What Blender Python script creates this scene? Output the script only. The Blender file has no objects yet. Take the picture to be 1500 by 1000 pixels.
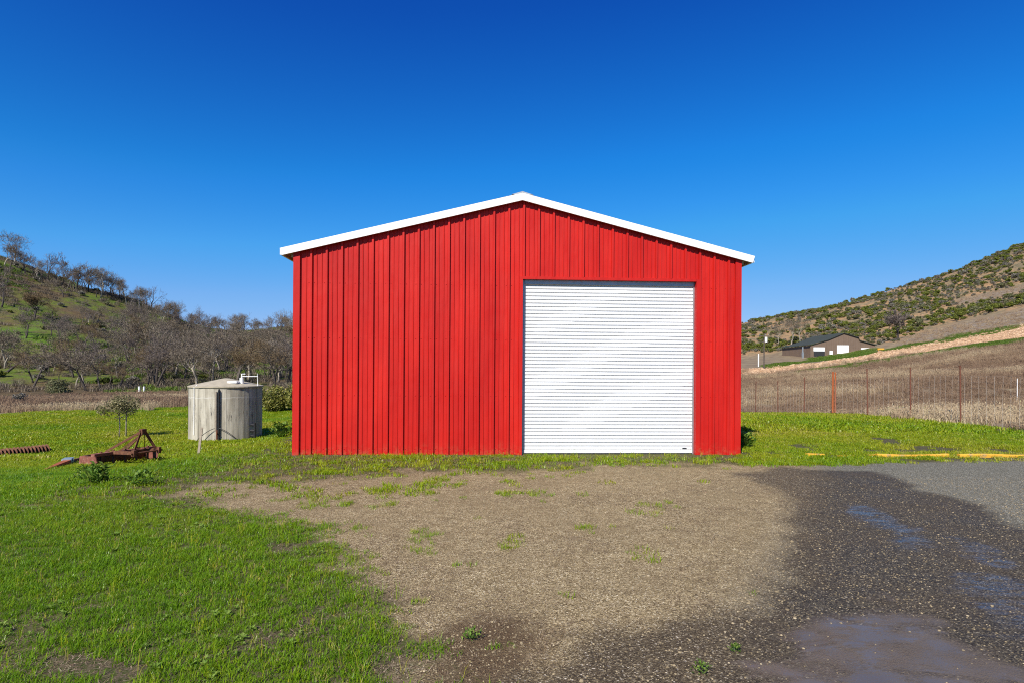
import bpy, bmesh, math, random
import numpy as np
from mathutils import Matrix, Vector
R = math.radians
random.seed(7)
rng = np.random.default_rng(11)
scene = bpy.context.scene
C = scene.collection

# ------------------------------------------------------------------ camera, sky, sun, exposure
CAM_H, FPX, HOR, ROLL = 1.75, 833.0, 540.0, R(0.4)
cam = bpy.data.cameras.new('camera')
cam.sensor_width = 36.0
cam.lens = 36.0 * FPX / 1500.0
cam.shift_y = (HOR - 500.0) / 1500.0
cam.clip_start, cam.clip_end = 0.05, 4000
cam_o = bpy.data.objects.new('camera', cam)
C.objects.link(cam_o)
cam_o.matrix_world = Matrix.Translation((0, 0, CAM_H)) @ Matrix.Rotation(R(90), 4, 'X') @ Matrix.Rotation(ROLL, 4, 'Z')
scene.camera = cam_o

SUN_AZ = math.atan2(-1.5, -3.2)          # direction TOWARDS the sun in plan: behind and to one side of the camera
SUN_EL = R(41)
sdir = Vector((math.cos(SUN_EL) * -1.5 / math.hypot(1.5, 3.2), math.cos(SUN_EL) * -3.2 / math.hypot(1.5, 3.2), math.sin(SUN_EL)))
world = bpy.data.worlds.new('World')
scene.world = world
world.use_nodes = True
wn, wl = world.node_tree.nodes, world.node_tree.links
wn.clear()
sky = wn.new('ShaderNodeTexSky')
sky.sky_type = 'NISHITA'
sky.sun_disc = False
sky.sun_elevation = SUN_EL
sky.sun_rotation = math.atan2(sdir.x, sdir.y)
sky.altitude = 600
sky.air_density = 1.0
sky.dust_density = 0.25
sky.ozone_density = 4.0
hsv = wn.new('ShaderNodeHueSaturation')
hsv.inputs['Saturation'].default_value = 1.32
hsv.inputs['Value'].default_value = 1.0
bg = wn.new('ShaderNodeBackground')
bg.inputs['Strength'].default_value = 0.12
out = wn.new('ShaderNodeOutputWorld')
wl.new(sky.outputs[0], hsv.inputs['Color'])
# deep, polarised-looking blue: one tone curve per channel over the whole sky
EXPO = 0.5
pre = wn.new('ShaderNodeVectorMath'); pre.operation = 'SCALE'; pre.inputs['Scale'].default_value = .12
crv = wn.new('ShaderNodeRGBCurve')
crv.mapping.extend = 'HORIZONTAL'
for ch, pts in enumerate((((0, 0), (.0144, .0046), (.045, .016), (.112, .075), (.238, .19), (.5, .33), (1, .5)),
                          ((0, 0), (.119, .078), (.219, .235), (.342, .37), (.578, .47), (1, .6)),
                          ((0, 0), (.347, .44), (.552, .76), (.679, .86), (.973, .91), (1, .92)))):
    cu = crv.mapping.curves[ch]
    cu.points[0].location = pts[0]; cu.points[1].location = pts[-1]
    for p_ in pts[1:-1]: cu.points.new(*p_)
    for p_ in cu.points: p_.handle_type = 'VECTOR'
crv.mapping.update()
cb = wn.new('ShaderNodeVectorMath'); cb.operation = 'SCALE'; cb.inputs['Scale'].default_value = 1 / .12 / 2 ** EXPO
wl.new(hsv.outputs[0], pre.inputs[0]); wl.new(pre.outputs[0], crv.inputs['Color']); wl.new(crv.outputs[0], cb.inputs[0])
wl.new(cb.outputs[0], bg.inputs['Color'])
wl.new(bg.outputs[0], out.inputs['Surface'])

sun = bpy.data.lights.new('sun', 'SUN')
sun.energy = 5.0
sun.angle = R(0.5)
sun.color = (1.0, 0.95, 0.87)
sun_o = bpy.data.objects.new('sun', sun)
C.objects.link(sun_o)
sun_o.rotation_euler = sdir.to_track_quat('Z', 'Y').to_euler()
sun_o.location = (-10, -20, 30)

scene.view_settings.view_transform = 'Standard'
scene.view_settings.look = 'None'
scene.view_settings.exposure = EXPO
scene.view_settings.gamma = 1.0
scene.view_settings.use_curve_mapping = False
scene.render.engine = 'CYCLES'
scene.cycles.max_bounces = 6
scene.cycles.use_denoising = False
scene.cycles.pixel_filter_type = 'BLACKMAN_HARRIS'
scene.cycles.filter_width = 1.1

# ------------------------------------------------------------------ numpy helpers
def S(a, b, v):
    t = np.clip((np.asarray(v, float) - a) / (b - a), 0, 1)
    return t * t * (3 - 2 * t)
def _hash(ix, iy, seed):
    h = (ix.astype(np.int64) * 374761393 + iy.astype(np.int64) * 668265263 + seed * 974711) & 0x7fffffff
    h = ((h ^ (h >> 13)) * 1274126177) & 0x7fffffff
    return ((h ^ (h >> 16)) & 0xffff) / 65535.0
def vnoise(x, y, seed=0):
    x = np.asarray(x, float); y = np.asarray(y, float)
    ix, iy = np.floor(x), np.floor(y)
    fx, fy = x - ix, y - iy
    fx = fx * fx * (3 - 2 * fx); fy = fy * fy * (3 - 2 * fy)
    a = _hash(ix, iy, seed); b = _hash(ix + 1, iy, seed); c = _hash(ix, iy + 1, seed); d = _hash(ix + 1, iy + 1, seed)
    return a + (b - a) * fx + (c - a) * fy + (a - b - c + d) * fx * fy
def fbm(x, y, seed=0, o=4):
    v, amp, tot = 0, 1.0, 0
    for k in range(o):
        v = v + amp * vnoise(np.asarray(x) * 2 ** k, np.asarray(y) * 2 ** k, seed + k * 17); tot += amp; amp *= .5
    return v / tot
def sdf(poly, x, y):
    """metres inside (+) / outside (-) of a polygon in plan"""
    x = np.asarray(x, float); y = np.asarray(y, float)
    d = np.full(x.shape, 1e9); ins = np.zeros(x.shape, bool)
    n = len(poly)
    for i in range(n):
        x0, y0 = poly[i]; x1, y1 = poly[(i + 1) % n]
        ex, ey = x1 - x0, y1 - y0
        t = np.clip(((x - x0) * ex + (y - y0) * ey) / (ex * ex + ey * ey + 1e-9), 0, 1)
        d = np.minimum(d, np.hypot(x - x0 - t * ex, y - y0 - t * ey))
        if y0 != y1:
            ins ^= ((y0 > y) != (y1 > y)) & (x < (x1 - x0) * (y - y0) / (y1 - y0) + x0)
    return np.where(ins, d, -d)
def unroll(px, py):
    dx, dy = px - 750.0, py - HOR
    c, s = math.cos(ROLL), math.sin(ROLL)
    return dx * c + dy * s, -dx * s + dy * c
def at(px, py, D):
    dx, dy = unroll(px, py)
    return (dx / FPX * D, D, CAM_H - dy / FPX * D)
def gz(px, py, z=0.0):
    dx, dy = unroll(px, py)
    D = FPX * (CAM_H - z) / dy
    return (dx / FPX * D, D)

# ------------------------------------------------------------------ the lie of the land
def near_z(x, y):
    zl = -1.3 * S(3.5, 22, y) * S(5, 9.5, -np.asarray(x, float))
    zr = -1.05 * S(20, 39, y) * S(-6, 6, x)
    return zl + zr
cp = []
for px, py, D in [
    # meadow beyond the tank, foot of the wooded hill
    (-150, 595, 45), (0, 600, 45), (130, 597, 46), (260, 594, 46), (420, 592, 46),
    (-200, 578, 78), (0, 579, 80), (130, 576, 82), (260, 573, 84), (420, 570, 84),
    # wooded hill
    (-250, 470, 125), (0, 492, 125), (100, 510, 125), (190, 520, 125), (290, 540, 130), (420, 543, 130),
    (-250, 330, 190), (-120, 352, 190), (0, 385, 190), (70, 412, 192), (130, 427, 195), (190, 442, 200), (225, 458, 205),
    (260, 476, 225), (310, 488, 235), (350, 490, 240), (430, 478, 240), (520, 480, 250),
    (0, 440, 155), (100, 462, 160), (190, 482, 165), (290, 510, 180), (420, 505, 190),
    # behind the barn
    (600, 575, 60), (900, 575, 60), (600, 545, 130), (900, 540, 130), (600, 500, 260), (720, 507, 280), (850, 505, 290), (1000, 488, 295),
    # dry field, dirt road, hill with chaparral
    (1100, 582, 50), (1300, 572, 50), (1500, 566, 46), (1700, 560, 46), (1900, 560, 46),
    (1100, 560, 75), (1300, 545, 78), (1500, 520, 80), (1700, 500, 80), (1900, 480, 80),
    (1090, 541, 108), (1142, 527, 128), (1210, 523, 132), (1280, 514, 134), (1400, 499, 128), (1500, 484, 122), (1700, 450, 122),
    (1090, 520, 170), (1200, 505, 175), (1300, 496, 165), (1400, 474, 165), (1500, 452, 160), (1700, 400, 160),
    (1100, 496, 230), (1200, 478, 230), (1300, 456, 225), (1400, 432, 220), (1500, 405, 215), (1700, 330, 220),
    (1085, 477, 300), (1170, 460, 295), (1280, 439, 290), (1340, 423, 285), (1400, 403, 280), (1460, 381, 275), (1500, 364, 270), (1620, 318, 270), (1800, 270, 280)]:
    cp.append(at(px, py, D))
for px, py, D in [(-250, 360, 330), (0, 420, 330), (130, 450, 330), (225, 478, 330), (310, 500, 340), (430, 496, 350), (600, 510, 380), (850, 512, 400), (1085, 492, 420), (1280, 460, 420), (1400, 430, 420), (1500, 400, 420), (1800, 330, 420)]:
    p = at(px, py, D); cp.append(p); cp.append((p[0] * 2, p[1] * 2, p[2] * .9))
for x in (-70, -45, -25, -12, -4, 4, 10, 15.4, 22, 40, 70):
    for y in (26, 31, 36):
        cp.append((x, y, float(near_z(x, y)) + (max(0, x - 16) * .012)))
cp = np.array(cp)
def tps_fit(p):
    n = len(p); d = np.hypot(p[:, None, 0] - p[None, :, 0], p[:, None, 1] - p[None, :, 1]) / 100
    K = np.where(d > 0, d * d * np.log(d + 1e-12), 0) + np.eye(n) * 2e-4
    P = np.c_[np.ones(n), p[:, :2] / 100]
    A = np.block([[K, P], [P.T, np.zeros((3, 3))]])
    return np.linalg.solve(A, np.r_[p[:, 2], 0, 0, 0])
TW = tps_fit(cp)
def tps(x, y):
    x = np.asarray(x, float).ravel(); y = np.asarray(y, float).ravel(); o = np.empty(x.shape)
    n = len(cp)
    for i in range(0, len(x), 20000):
        xs, ys = x[i:i + 20000], y[i:i + 20000]
        d2 = ((xs[:, None] - cp[None, :, 0]) ** 2 + (ys[:, None] - cp[None, :, 1]) ** 2) / 1e4
        o[i:i + 20000] = (.5 * d2 * np.log(d2 + 1e-20)) @ TW[:n] + TW[n] + TW[n + 1] * xs / 100 + TW[n + 2] * ys / 100
    return o
def T(x, y):
    x = np.atleast_1d(np.asarray(x, float)); y = np.atleast_1d(np.asarray(y, float))
    sh = x.shape
    z = near_z(x, y)
    far = y > 28
    if far.any():
        w = S(28, 40, y[far])
        t = np.clip(tps(x[far], y[far]), -6, 90)
        hill = S(90, 170, y[far])
        t = t + hill * ((fbm(x[far] / 34, y[far] / 34, 5, 4) - .5) * 5.0)
        z[far] = z[far] * (1 - w) + t * w
    z = z + (fbm(x / 1.7, y / 1.7, 3, 3) - .5) * .05 * S(2, 5, np.hypot(x, y)) * (1 - .8 * ((np.abs(x) < 6) & (y < 13)))
    z = z + (fbm(x / 9, y / 9, 9, 2) - .5) * .25 * S(13, 22, y)
    return z.reshape(sh)
def T1(x, y): return float(T([x], [y])[0])
def hit(px, py, d0=2.0, d1=420.0):
    """where the sight line through a photo pixel meets the land"""
    dx, dy = unroll(px, py)
    D = d0 * (d1 / d0) ** (np.arange(900) / 899.0)
    z = T(dx / FPX * D, D)
    below = np.nonzero(z > CAM_H - dy / FPX * D)[0]
    k = below[0] if len(below) else 899
    return (dx / FPX * D[k], D[k], float(z[k]))
def hitp(pts): return [hit(*p)[:2] for p in pts]

BARN_P, BARN_YAW, BARN_W, BARN_L = (-4.38, 11.40), math.atan2(.0395, .801), 9.14, 12.2
# ------------------------------------------------------------------ ground cover masks (plan polygons)
POLY_BARE = [gz(*p) for p in [(690, 1080), (655, 990), (600, 930), (575, 895), (545, 860), (520, 822), (490, 800), (430, 772), (365, 752), (300, 738), (245, 724), (320, 713), (420, 702), (520, 694), (640, 691), (760, 687), (900, 682), (1000, 678), (1085, 682), (1190, 680), (1300, 676), (1500, 674), (1900, 674), (2600, 760), (2600, 1300), (690, 1300)]]
POLY_WET = [gz(*p) for p in [(1075, 692), (1150, 684), (1280, 690), (1385, 728), (1500, 768), (1900, 890), (2600, 1200), (2600, 1500), (600, 1500), (735, 1010), (850, 935), (960, 908), (1100, 880), (1145, 835), (1165, 760), (1130, 718)]]
POLY_GREY = [gz(*p) for p in [(1180, 672), (1900, 668), (2600, 740), (2600, 1500), (1000, 1500), (1120, 900), (1190, 760), (1200, 700)]]
POLY_MUD = [gz(*p) for p in [(1140, 925), (1200, 905), (1300, 878), (1375, 910), (1440, 955), (1520, 1000), (1500, 1100), (1130, 1100), (1115, 970)]]
PUDDLES = [[gz(*p) for p in q] for q in [
    [(1225, 733), (1290, 742), (1365, 785), (1372, 800), (1330, 800), (1290, 775), (1230, 745)],
    [(1385, 850), (1450, 835), (1540, 860), (1620, 910), (1600, 960), (1480, 935), (1420, 890)],
    [(1380, 780), (1440, 800), (1500, 830), (1480, 840), (1400, 810)],
    [(1200, 915), (1330, 900), (1370, 930), (1300, 960), (1210, 950)],
    [(1270, 960), (1380, 965), (1420, 1010), (1300, 1040), (1240, 1000)]]]
POLY_BROWN = [gz(*p) for p in [(600, 1080), (620, 930), (680, 895), (760, 905), (820, 930), (780, 990), (760, 1080)]]
POLY_ROAD = hitp([(1085, 541), (1140, 536), (1200, 531), (1280, 517), (1340, 507), (1400, 497), (1450, 488), (1500, 476), (1600, 455), (1600, 474), (1500, 494), (1400, 507), (1300, 524), (1200, 538), (1140, 546), (1085, 553)])
POLY_BAND = hitp([(1310, 503), (1360, 486), (1420, 472), (1500, 453), (1600, 430), (1600, 462), (1500, 478), (1400, 494), (1330, 506)])
POLY_TRACK = hitp([(1395, 441), (1440, 433), (1500, 418), (1600, 395), (1600, 404), (1500, 427), (1445, 441), (1400, 447)])
POLY_GREEN = hitp([(1120, 535), (1190, 523), (1285, 511), (1285, 516), (1200, 529), (1130, 540)]) 
POLY_GREEN2 = hitp([(1285, 514), (1340, 503), (1400, 490), (1450, 483), (1500, 475), (1500, 480), (1450, 490), (1400, 499), (1340, 509)])
POLY_GREEN3 = hitp([(1150, 547), (1200, 539), (1300, 525), (1400, 508), (1500, 495), (1600, 476), (1600, 484), (1500, 502), (1400, 515), (1300, 530), (1200, 543)])
POLY_LDRY = hitp([(-900, 625), (-300, 612), (0, 607), (60, 606), (100, 602), (150, 600), (200, 599), (275, 597), (420, 590), (420, 577), (250, 577), (130, 580), (0, 583), (-300, 583), (-900, 583)])
def masks(x, y):
    m = {}
    b = sdf(POLY_BARE, x, y)
    soft = np.where(y > 8.2, np.where(x > 4, .3, .6), .34)
    m['bare'] = S(-1, 1, b / soft + (fbm(x / .45, y / .45, 21, 3) - .5) * 2.6)
    m['wet'] = S(-1, 1, sdf(POLY_WET, x, y) / .3 + (fbm(x / .6, y / .6, 22, 4) - .5) * 2.2) * m['bare']
    m['grey'] = S(-1, 1, sdf(POLY_GREY, x, y) / .6)
    m['mud'] = S(-1, 1, sdf(POLY_MUD, x, y) / .22 + (fbm(x / .35, y / .2, 23, 4) - .5) * 2.4)
    pu = np.full(np.shape(x), -9.0)
    for q in PUDDLES: pu = np.maximum(pu, sdf(q, x, y))
    m['puddle'] = S(-1, 1, pu / .16 + (fbm(x / .3, y / .22, 24, 4) - .5) * 3.2)
    m['brown'] = S(-1, 1, sdf(POLY_BROWN, x, y) / .3 + (fbm(x / .4, y / .4, 25, 3) - .5) * 1.5)
    # dry standing grass: field beyond the wire fence and meadow under the wooded hill
    dr = np.maximum(np.minimum((x - 15.3) / .8, S(40, 41, y) * 20 - 10 + (y - 37) * 1.0), np.minimum((y - 41) / 2.0, (x - 3) / 3))
    dr = np.maximum(dr, np.minimum((x - 15.5) / .8, (y - 14) / 1.))
    dl = sdf(POLY_LDRY, x, y) / 2.5
    m['dry'] = S(-1, 1, np.maximum(dr, dl) + (fbm(x / 3.5, y / 3.5, 26, 3) - .5) * 1.8)
    m['lhill'] = S(-1, 1, (y - (84 + .04 * x)) / 3 + (fbm(x / 8, y / 8, 27, 3) - .5) * 2) * S(12, -12, x)
    rh = np.maximum(sdf(POLY_RHILL, x, y) / 6, -5)
    m['rhill'] = S(-1, 1, rh + (fbm(x / 9, y / 9, 28, 3) - .5) * 1.2)
    m['road'] = S(-1, 1, sdf(POLY_ROAD, x, y) / 1.6 + (fbm(x / 5, y / 5, 29, 3) - .5) * 1.2)
    m['band'] = S(-1, 1, np.maximum(sdf(POLY_BAND, x, y), sdf(POLY_TRACK, x, y)) / 2.5 + (fbm(x / 6, y / 6, 30, 3) - .5) * 1.2)
    m['green'] = S(-1, 1, np.maximum(np.maximum(sdf(POLY_GREEN, x, y), sdf(POLY_GREEN3, x, y)), sdf(POLY_GREEN2, x, y)) / 1.6 + (fbm(x / 4, y / 4, 31, 3) - .5) * 2)
    return m
POLY_RHILL = hitp([(1085, 520), (1142, 516), (1290, 505), (1330, 497), (1370, 482), (1430, 466), (1500, 451), (1650, 420)]) + [(420, 190), (420, 500), (-40, 500), (-20, 260), (20, 180)]

# ------------------------------------------------------------------ material helpers
def mat(name):
    m = bpy.data.materials.new(name); m.use_nodes = True
    nt = m.node_tree; nt.nodes.clear()
    o = nt.nodes.new('ShaderNodeOutputMaterial'); b = nt.nodes.new('ShaderNodeBsdfPrincipled')
    nt.links.new(b.outputs[0], o.inputs[0])
    return m, nt, b
class N:
    """tiny wrapper to write node trees briefly"""
    def __init__(s, nt): s.nt = nt
    def n(s, t, **k):
        q = s.nt.nodes.new(t)
        for a, v in k.items(): setattr(q, a, v)
        return q
    def put(s, sock, v):
        if isinstance(v, bpy.types.NodeSocket): s.nt.links.new(v, sock)
        elif v is not None:
            if sock.type == 'RGBA' and len(v) == 3: v = (*v, 1)
            sock.default_value = v
    def pos(s): return s.n('ShaderNodeNewGeometry').outputs['Position']
    def obj(s): return s.n('ShaderNodeTexCoord').outputs['Object']
    def noise(s, vec, scale, detail=4, rough=.55, dist=0, out='Fac'):
        q = s.n('ShaderNodeTexNoise'); s.put(q.inputs['Vector'], vec)
        q.inputs['Scale'].default_value = scale; q.inputs['Detail'].default_value = detail
        q.inputs['Roughness'].default_value = rough; q.inputs['Distortion'].default_value = dist
        return q.outputs[out]
    def voro(s, vec, scale, out='Color', feature='F1'):
        q = s.n('ShaderNodeTexVoronoi', feature=feature); s.put(q.inputs['Vector'], vec); q.inputs['Scale'].default_value = scale
        return q.outputs[out]
    def ramp(s, fac, *stops, interp='LINEAR'):
        q = s.n('ShaderNodeValToRGB'); s.put(q.inputs[0], fac); e = q.color_ramp.elements; q.color_ramp.interpolation = interp
        while len(e) < len(stops): e.new(.5)
        for i, (p, c) in enumerate(stops):
            e[i].position = p; e[i].color = (*c, 1) if not isinstance(c, (int, float)) else (c, c, c, 1)
        return q.outputs[0]
    def mix(s, f, a, b, mode='MIX'):
        q = s.n('ShaderNodeMix', data_type='RGBA', blend_type=mode); s.put(q.inputs[0], f); s.put(q.inputs[6], a); s.put(q.inputs[7], b)
        return q.outputs[2]
    def math(s, op, a, b=None, clamp=False):
        q = s.n('ShaderNodeMath', operation=op, use_clamp=clamp); s.put(q.inputs[0], a)
        if b is not None: s.put(q.inputs[1], b)
        return q.outputs[0]
    def attr(s, name, kind='GEOMETRY', out='Fac'):
        return s.n('ShaderNodeAttribute', attribute_name=name, attribute_type=kind).outputs[out]
    def sep(s, v):
        q = s.n('ShaderNodeSeparateXYZ'); s.put(q.inputs[0], v); return q.outputs
    def scale(s, v, xyz):
        q = s.n('ShaderNodeMapping'); s.put(q.inputs[0], v); q.inputs['Scale'].default_value = xyz; return q.outputs[0]
    def bump(s, h, strength=.3, dist=.02, normal=None):
        q = s.n('ShaderNodeBump'); s.put(q.inputs['Height'], h); q.inputs['Strength'].default_value = strength; q.inputs['Distance'].default_value = dist
        if normal is not None: s.put(q.inputs['Normal'], normal)
        return q.outputs[0]
def simple(name, col, rough=.6, metal=0, var=.15, scale=6, bump=0, bscale=40, spec=.5, dirt=None):
    """one paint or substance with mottling, optional fine relief and a second 'dirt' colour in patches"""
    m, nt, b = mat(name); k = N(nt); p = k.obj()
    c = k.ramp(k.noise(p, scale, 5), (.25, tuple(v * (1 - var) for v in col)), (.75, tuple(min(1, v * (1 + var)) for v in col)))
    if dirt: c = k.mix(k.ramp(k.noise(p, scale * .7, 6, .65, .5), (dirt[1], 0.0), (dirt[1] + .15, 1.0)), c, dirt[0])
    k.put(b.inputs['Base Color'], c)
    k.put(b.inputs['Roughness'], k.ramp(k.noise(p, scale * 2, 4), (.3, max(.05, rough - .1)), (.7, min(1, rough + .1))))
    b.inputs['Metallic'].default_value = metal; b.inputs['Specular IOR Level'].default_value = spec
    if bump: k.put(b.inputs['Normal'], k.bump(k.noise(p, bscale, 5), bump, .01))
    return m
def leafmat(name, stops, trans=.35, rough=.55, big=None, attr=None):
    """foliage: colour by per-instance or per-leaf chance, some light passing through"""
    m = bpy.data.materials.new(name); m.use_nodes = True; nt = m.node_tree; nt.nodes.clear(); k = N(nt)
    o = k.n('ShaderNodeOutputMaterial'); b = k.n('ShaderNodeBsdfPrincipled'); t = k.n('ShaderNodeBsdfTranslucent'); mx = k.n('ShaderNodeMixShader')
    f = k.n('ShaderNodeNewGeometry').outputs['Random Per Island']
    if attr: f = k.math('MULTIPLY_ADD', k.attr(attr, 'INSTANCER'), .72); 
    if attr:
        nt.nodes[-1].inputs[2].default_value = 0.0
        f = k.math('ADD', f, k.math('MULTIPLY', k.n('ShaderNodeNewGeometry').outputs['Random Per Island'], .28))
    c = k.ramp(f, *stops)
    if big: c = k.mix(k.ramp(k.noise(k.pos(), big[0], 3), (big[1], 0.0), (big[2], 1.0)), c, big[3], big[4] if len(big) > 4 else 'MIX')
    k.put(b.inputs['Base Color'], c); b.inputs['Roughness'].default_value = rough; b.inputs['Specular IOR Level'].default_value = .3
    k.put(t.inputs['Color'], c); mx.inputs[0].default_value = trans
    nt.links.new(b.outputs[0], mx.inputs[1]); nt.links.new(t.outputs[0], mx.inputs[2]); nt.links.new(mx.outputs[0], o.inputs[0])
    return m

# ------------------------------------------------------------------ mesh helpers
class MB:
    def __init__(s): s.v = []; s.f = []; s.mi = []; s.cur = 0
    def add(s, vs, fs):
        n = len(s.v); s.v.extend([tuple(p) for p in vs])
        for f in fs: s.f.append(tuple(i + n for i in f)); s.mi.append(s.cur)
        return s
    def box(s, a, b, M=None):
        (x0, y0, z0), (x1, y1, z1) = a, b
        vs = [(x0, y0, z0), (x1, y0, z0), (x1, y1, z0), (x0, y1, z0), (x0, y0, z1), (x1, y0, z1), (x1, y1, z1), (x0, y1, z1)]
        if M is not None: vs = [tuple(M @ Vector(p)) for p in vs]
        return s.add(vs, [(0, 3, 2, 1), (4, 5, 6, 7), (0, 1, 5, 4), (1, 2, 6, 5), (2, 3, 7, 6), (3, 0, 4, 7)])
    def tube(s, pts, rad, n=6, cap=True):
        pts = [Vector(p) for p in pts]
        if isinstance(rad, (int, float)): rad = [rad] * len(pts)
        base = len(s.v); prev = None
        for i, p in enumerate(pts):
            d = (pts[min(i + 1, len(pts) - 1)] - pts[max(i - 1, 0)]).normalized()
            u = prev - d * prev.dot(d) if prev is not None else d.orthogonal()
            if u.length < 1e-6: u = d.orthogonal()
            u.normalize(); w = d.cross(u); prev = u
            for j in range(n):
                a = 2 * math.pi * j / n
                s.v.append(tuple(p + (u * math.cos(a) + w * math.sin(a)) * rad[i]))
        for i in range(len(pts) - 1):
            for j in range(n):
                a, b = base + i * n + j, base + i * n + (j + 1) % n
                s.f.append((a, b, b + n, a + n)); s.mi.append(s.cur)
        if cap:
            s.f.append(tuple(base + j for j in reversed(range(n)))); s.mi.append(s.cur)
            e = base + (len(pts) - 1) * n
            s.f.append(tuple(e + j for j in range(n))); s.mi.append(s.cur)
        return s
    def bar(s, a, b, w, h, up=(0, 0, 1)):
        a, b = Vector(a), Vector(b); d = (b - a).normalized(); up = Vector(up)
        x = d.cross(up)
        if x.length < 1e-4: x = d.orthogonal()
        x.normalize(); z = x.cross(d)
        vs = []
        for p in (a, b):
            for sx, sz in ((-1, -1), (1, -1), (1, 1), (-1, 1)): vs.append(tuple(p + x * sx * w / 2 + z * sz * h / 2))
        return s.add(vs, [(3, 2, 1, 0), (4, 5, 6, 7), (0, 1, 5, 4), (1, 2, 6, 5), (2, 3, 7, 6), (3, 0, 4, 7)])
    def lathe(s, prof, n=24, cap=True):
        base = len(s.v)
        for r, z in prof:
            for j in range(n):
                a = 2 * math.pi * j / n; s.v.append((r * math.cos(a), r * math.sin(a), z))
        for i in range(len(prof) - 1):
            for j in range(n):
                a, b = base + i * n + j, base + i * n + (j + 1) % n
                s.f.append((a, b, b + n, a + n)); s.mi.append(s.cur)
        return s
    def mesh(s, name, mats, smooth=False):
        me = bpy.data.meshes.new(name); me.from_pydata(s.v, [], s.f)
        for m in (mats if isinstance(mats, (list, tuple)) else [mats]): me.materials.append(m)
        if max(s.mi, default=0) > 0: me.polygons.foreach_set('material_index', s.mi)
        if smooth: me.polygons.foreach_set('use_smooth', [True] * len(me.polygons))
        me.update(); return me
    def build(s, name, mats, parent=None, smooth=False, loc=None, rot=None):
        return link(name, s.mesh(name, mats, smooth), parent, loc, rot)
def link(name, data, parent=None, loc=None, rot=None):
    o = bpy.data.objects.new(name, data); C.objects.link(o)
    if parent is not None: o.parent = parent
    if loc is not None: o.location = loc
    if rot is not None: o.rotation_euler = rot
    return o
def tag(o, label=None, cat=None, group=None, kind=None):
    for k, v in (('label', label), ('category', cat), ('group', group), ('kind', kind)):
        if v: o[k] = v
    return o
def empty(name, loc, rz=0, label=None, cat=None, group=None):
    o = bpy.data.objects.new(name, None); C.objects.link(o); o.location = loc; o.rotation_euler = (0, 0, rz); o.empty_display_size = .2
    return tag(o, label, cat, group)
def copy_tree(o, loc, rz, sc=1.0, tilt=(0, 0)):
    c = o.copy(); C.objects.link(c); c.location = loc; c.rotation_euler = (tilt[0], tilt[1], rz); c.scale = (sc, sc, sc)
    for ch in o.children:
        d = ch.copy(); C.objects.link(d); d.parent = c
    return c

# ------------------------------------------------------------------ ground
def axis(step, flat, ratio, end):
    a = list(np.arange(0, flat, step)); d = step; v = a[-1]
    while v < end: d *= ratio; v += d; a.append(v)
    return np.array(a)
xs = axis(.1, 6, 1.022, 800); xs = np.r_[-xs[:0:-1], xs]
ys = axis(.09, 14, 1.0185, 850); ys = np.r_[np.arange(-60, 0, 2.5), ys]
GX, GY = np.meshgrid(xs, ys); fx, fy = GX.ravel(), GY.ravel()
GZ = T(fx, fy)
nx, ny = len(xs), len(ys)
idx = np.arange(nx * ny).reshape(ny, nx)
quads = np.stack([idx[:-1, :-1], idx[:-1, 1:], idx[1:, 1:], idx[1:, :-1]], -1).reshape(-1, 4)
gme = bpy.data.meshes.new('ground')
gme.vertices.add(nx * ny); gme.vertices.foreach_set('co', np.c_[fx, fy, GZ].ravel())
gme.loops.add(quads.size); gme.loops.foreach_set('vertex_index', quads.ravel())
gme.polygons.add(len(quads)); gme.polygons.foreach_set('loop_start', np.arange(0, quads.size, 4)); gme.polygons.foreach_set('loop_total', np.full(len(quads), 4))
gme.polygons.foreach_set('use_smooth', np.ones(len(quads), bool))
gme.update(); gme.validate()
GM = masks(fx, fy)
for nm in ('bare', 'wet', 'grey', 'mud', 'puddle', 'brown', 'dry', 'lhill', 'rhill', 'road', 'band', 'green'):
    a = gme.attributes.new('m_' + nm, 'FLOAT', 'POINT'); a.data.foreach_set('value', GM[nm].astype(np.float32))

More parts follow.
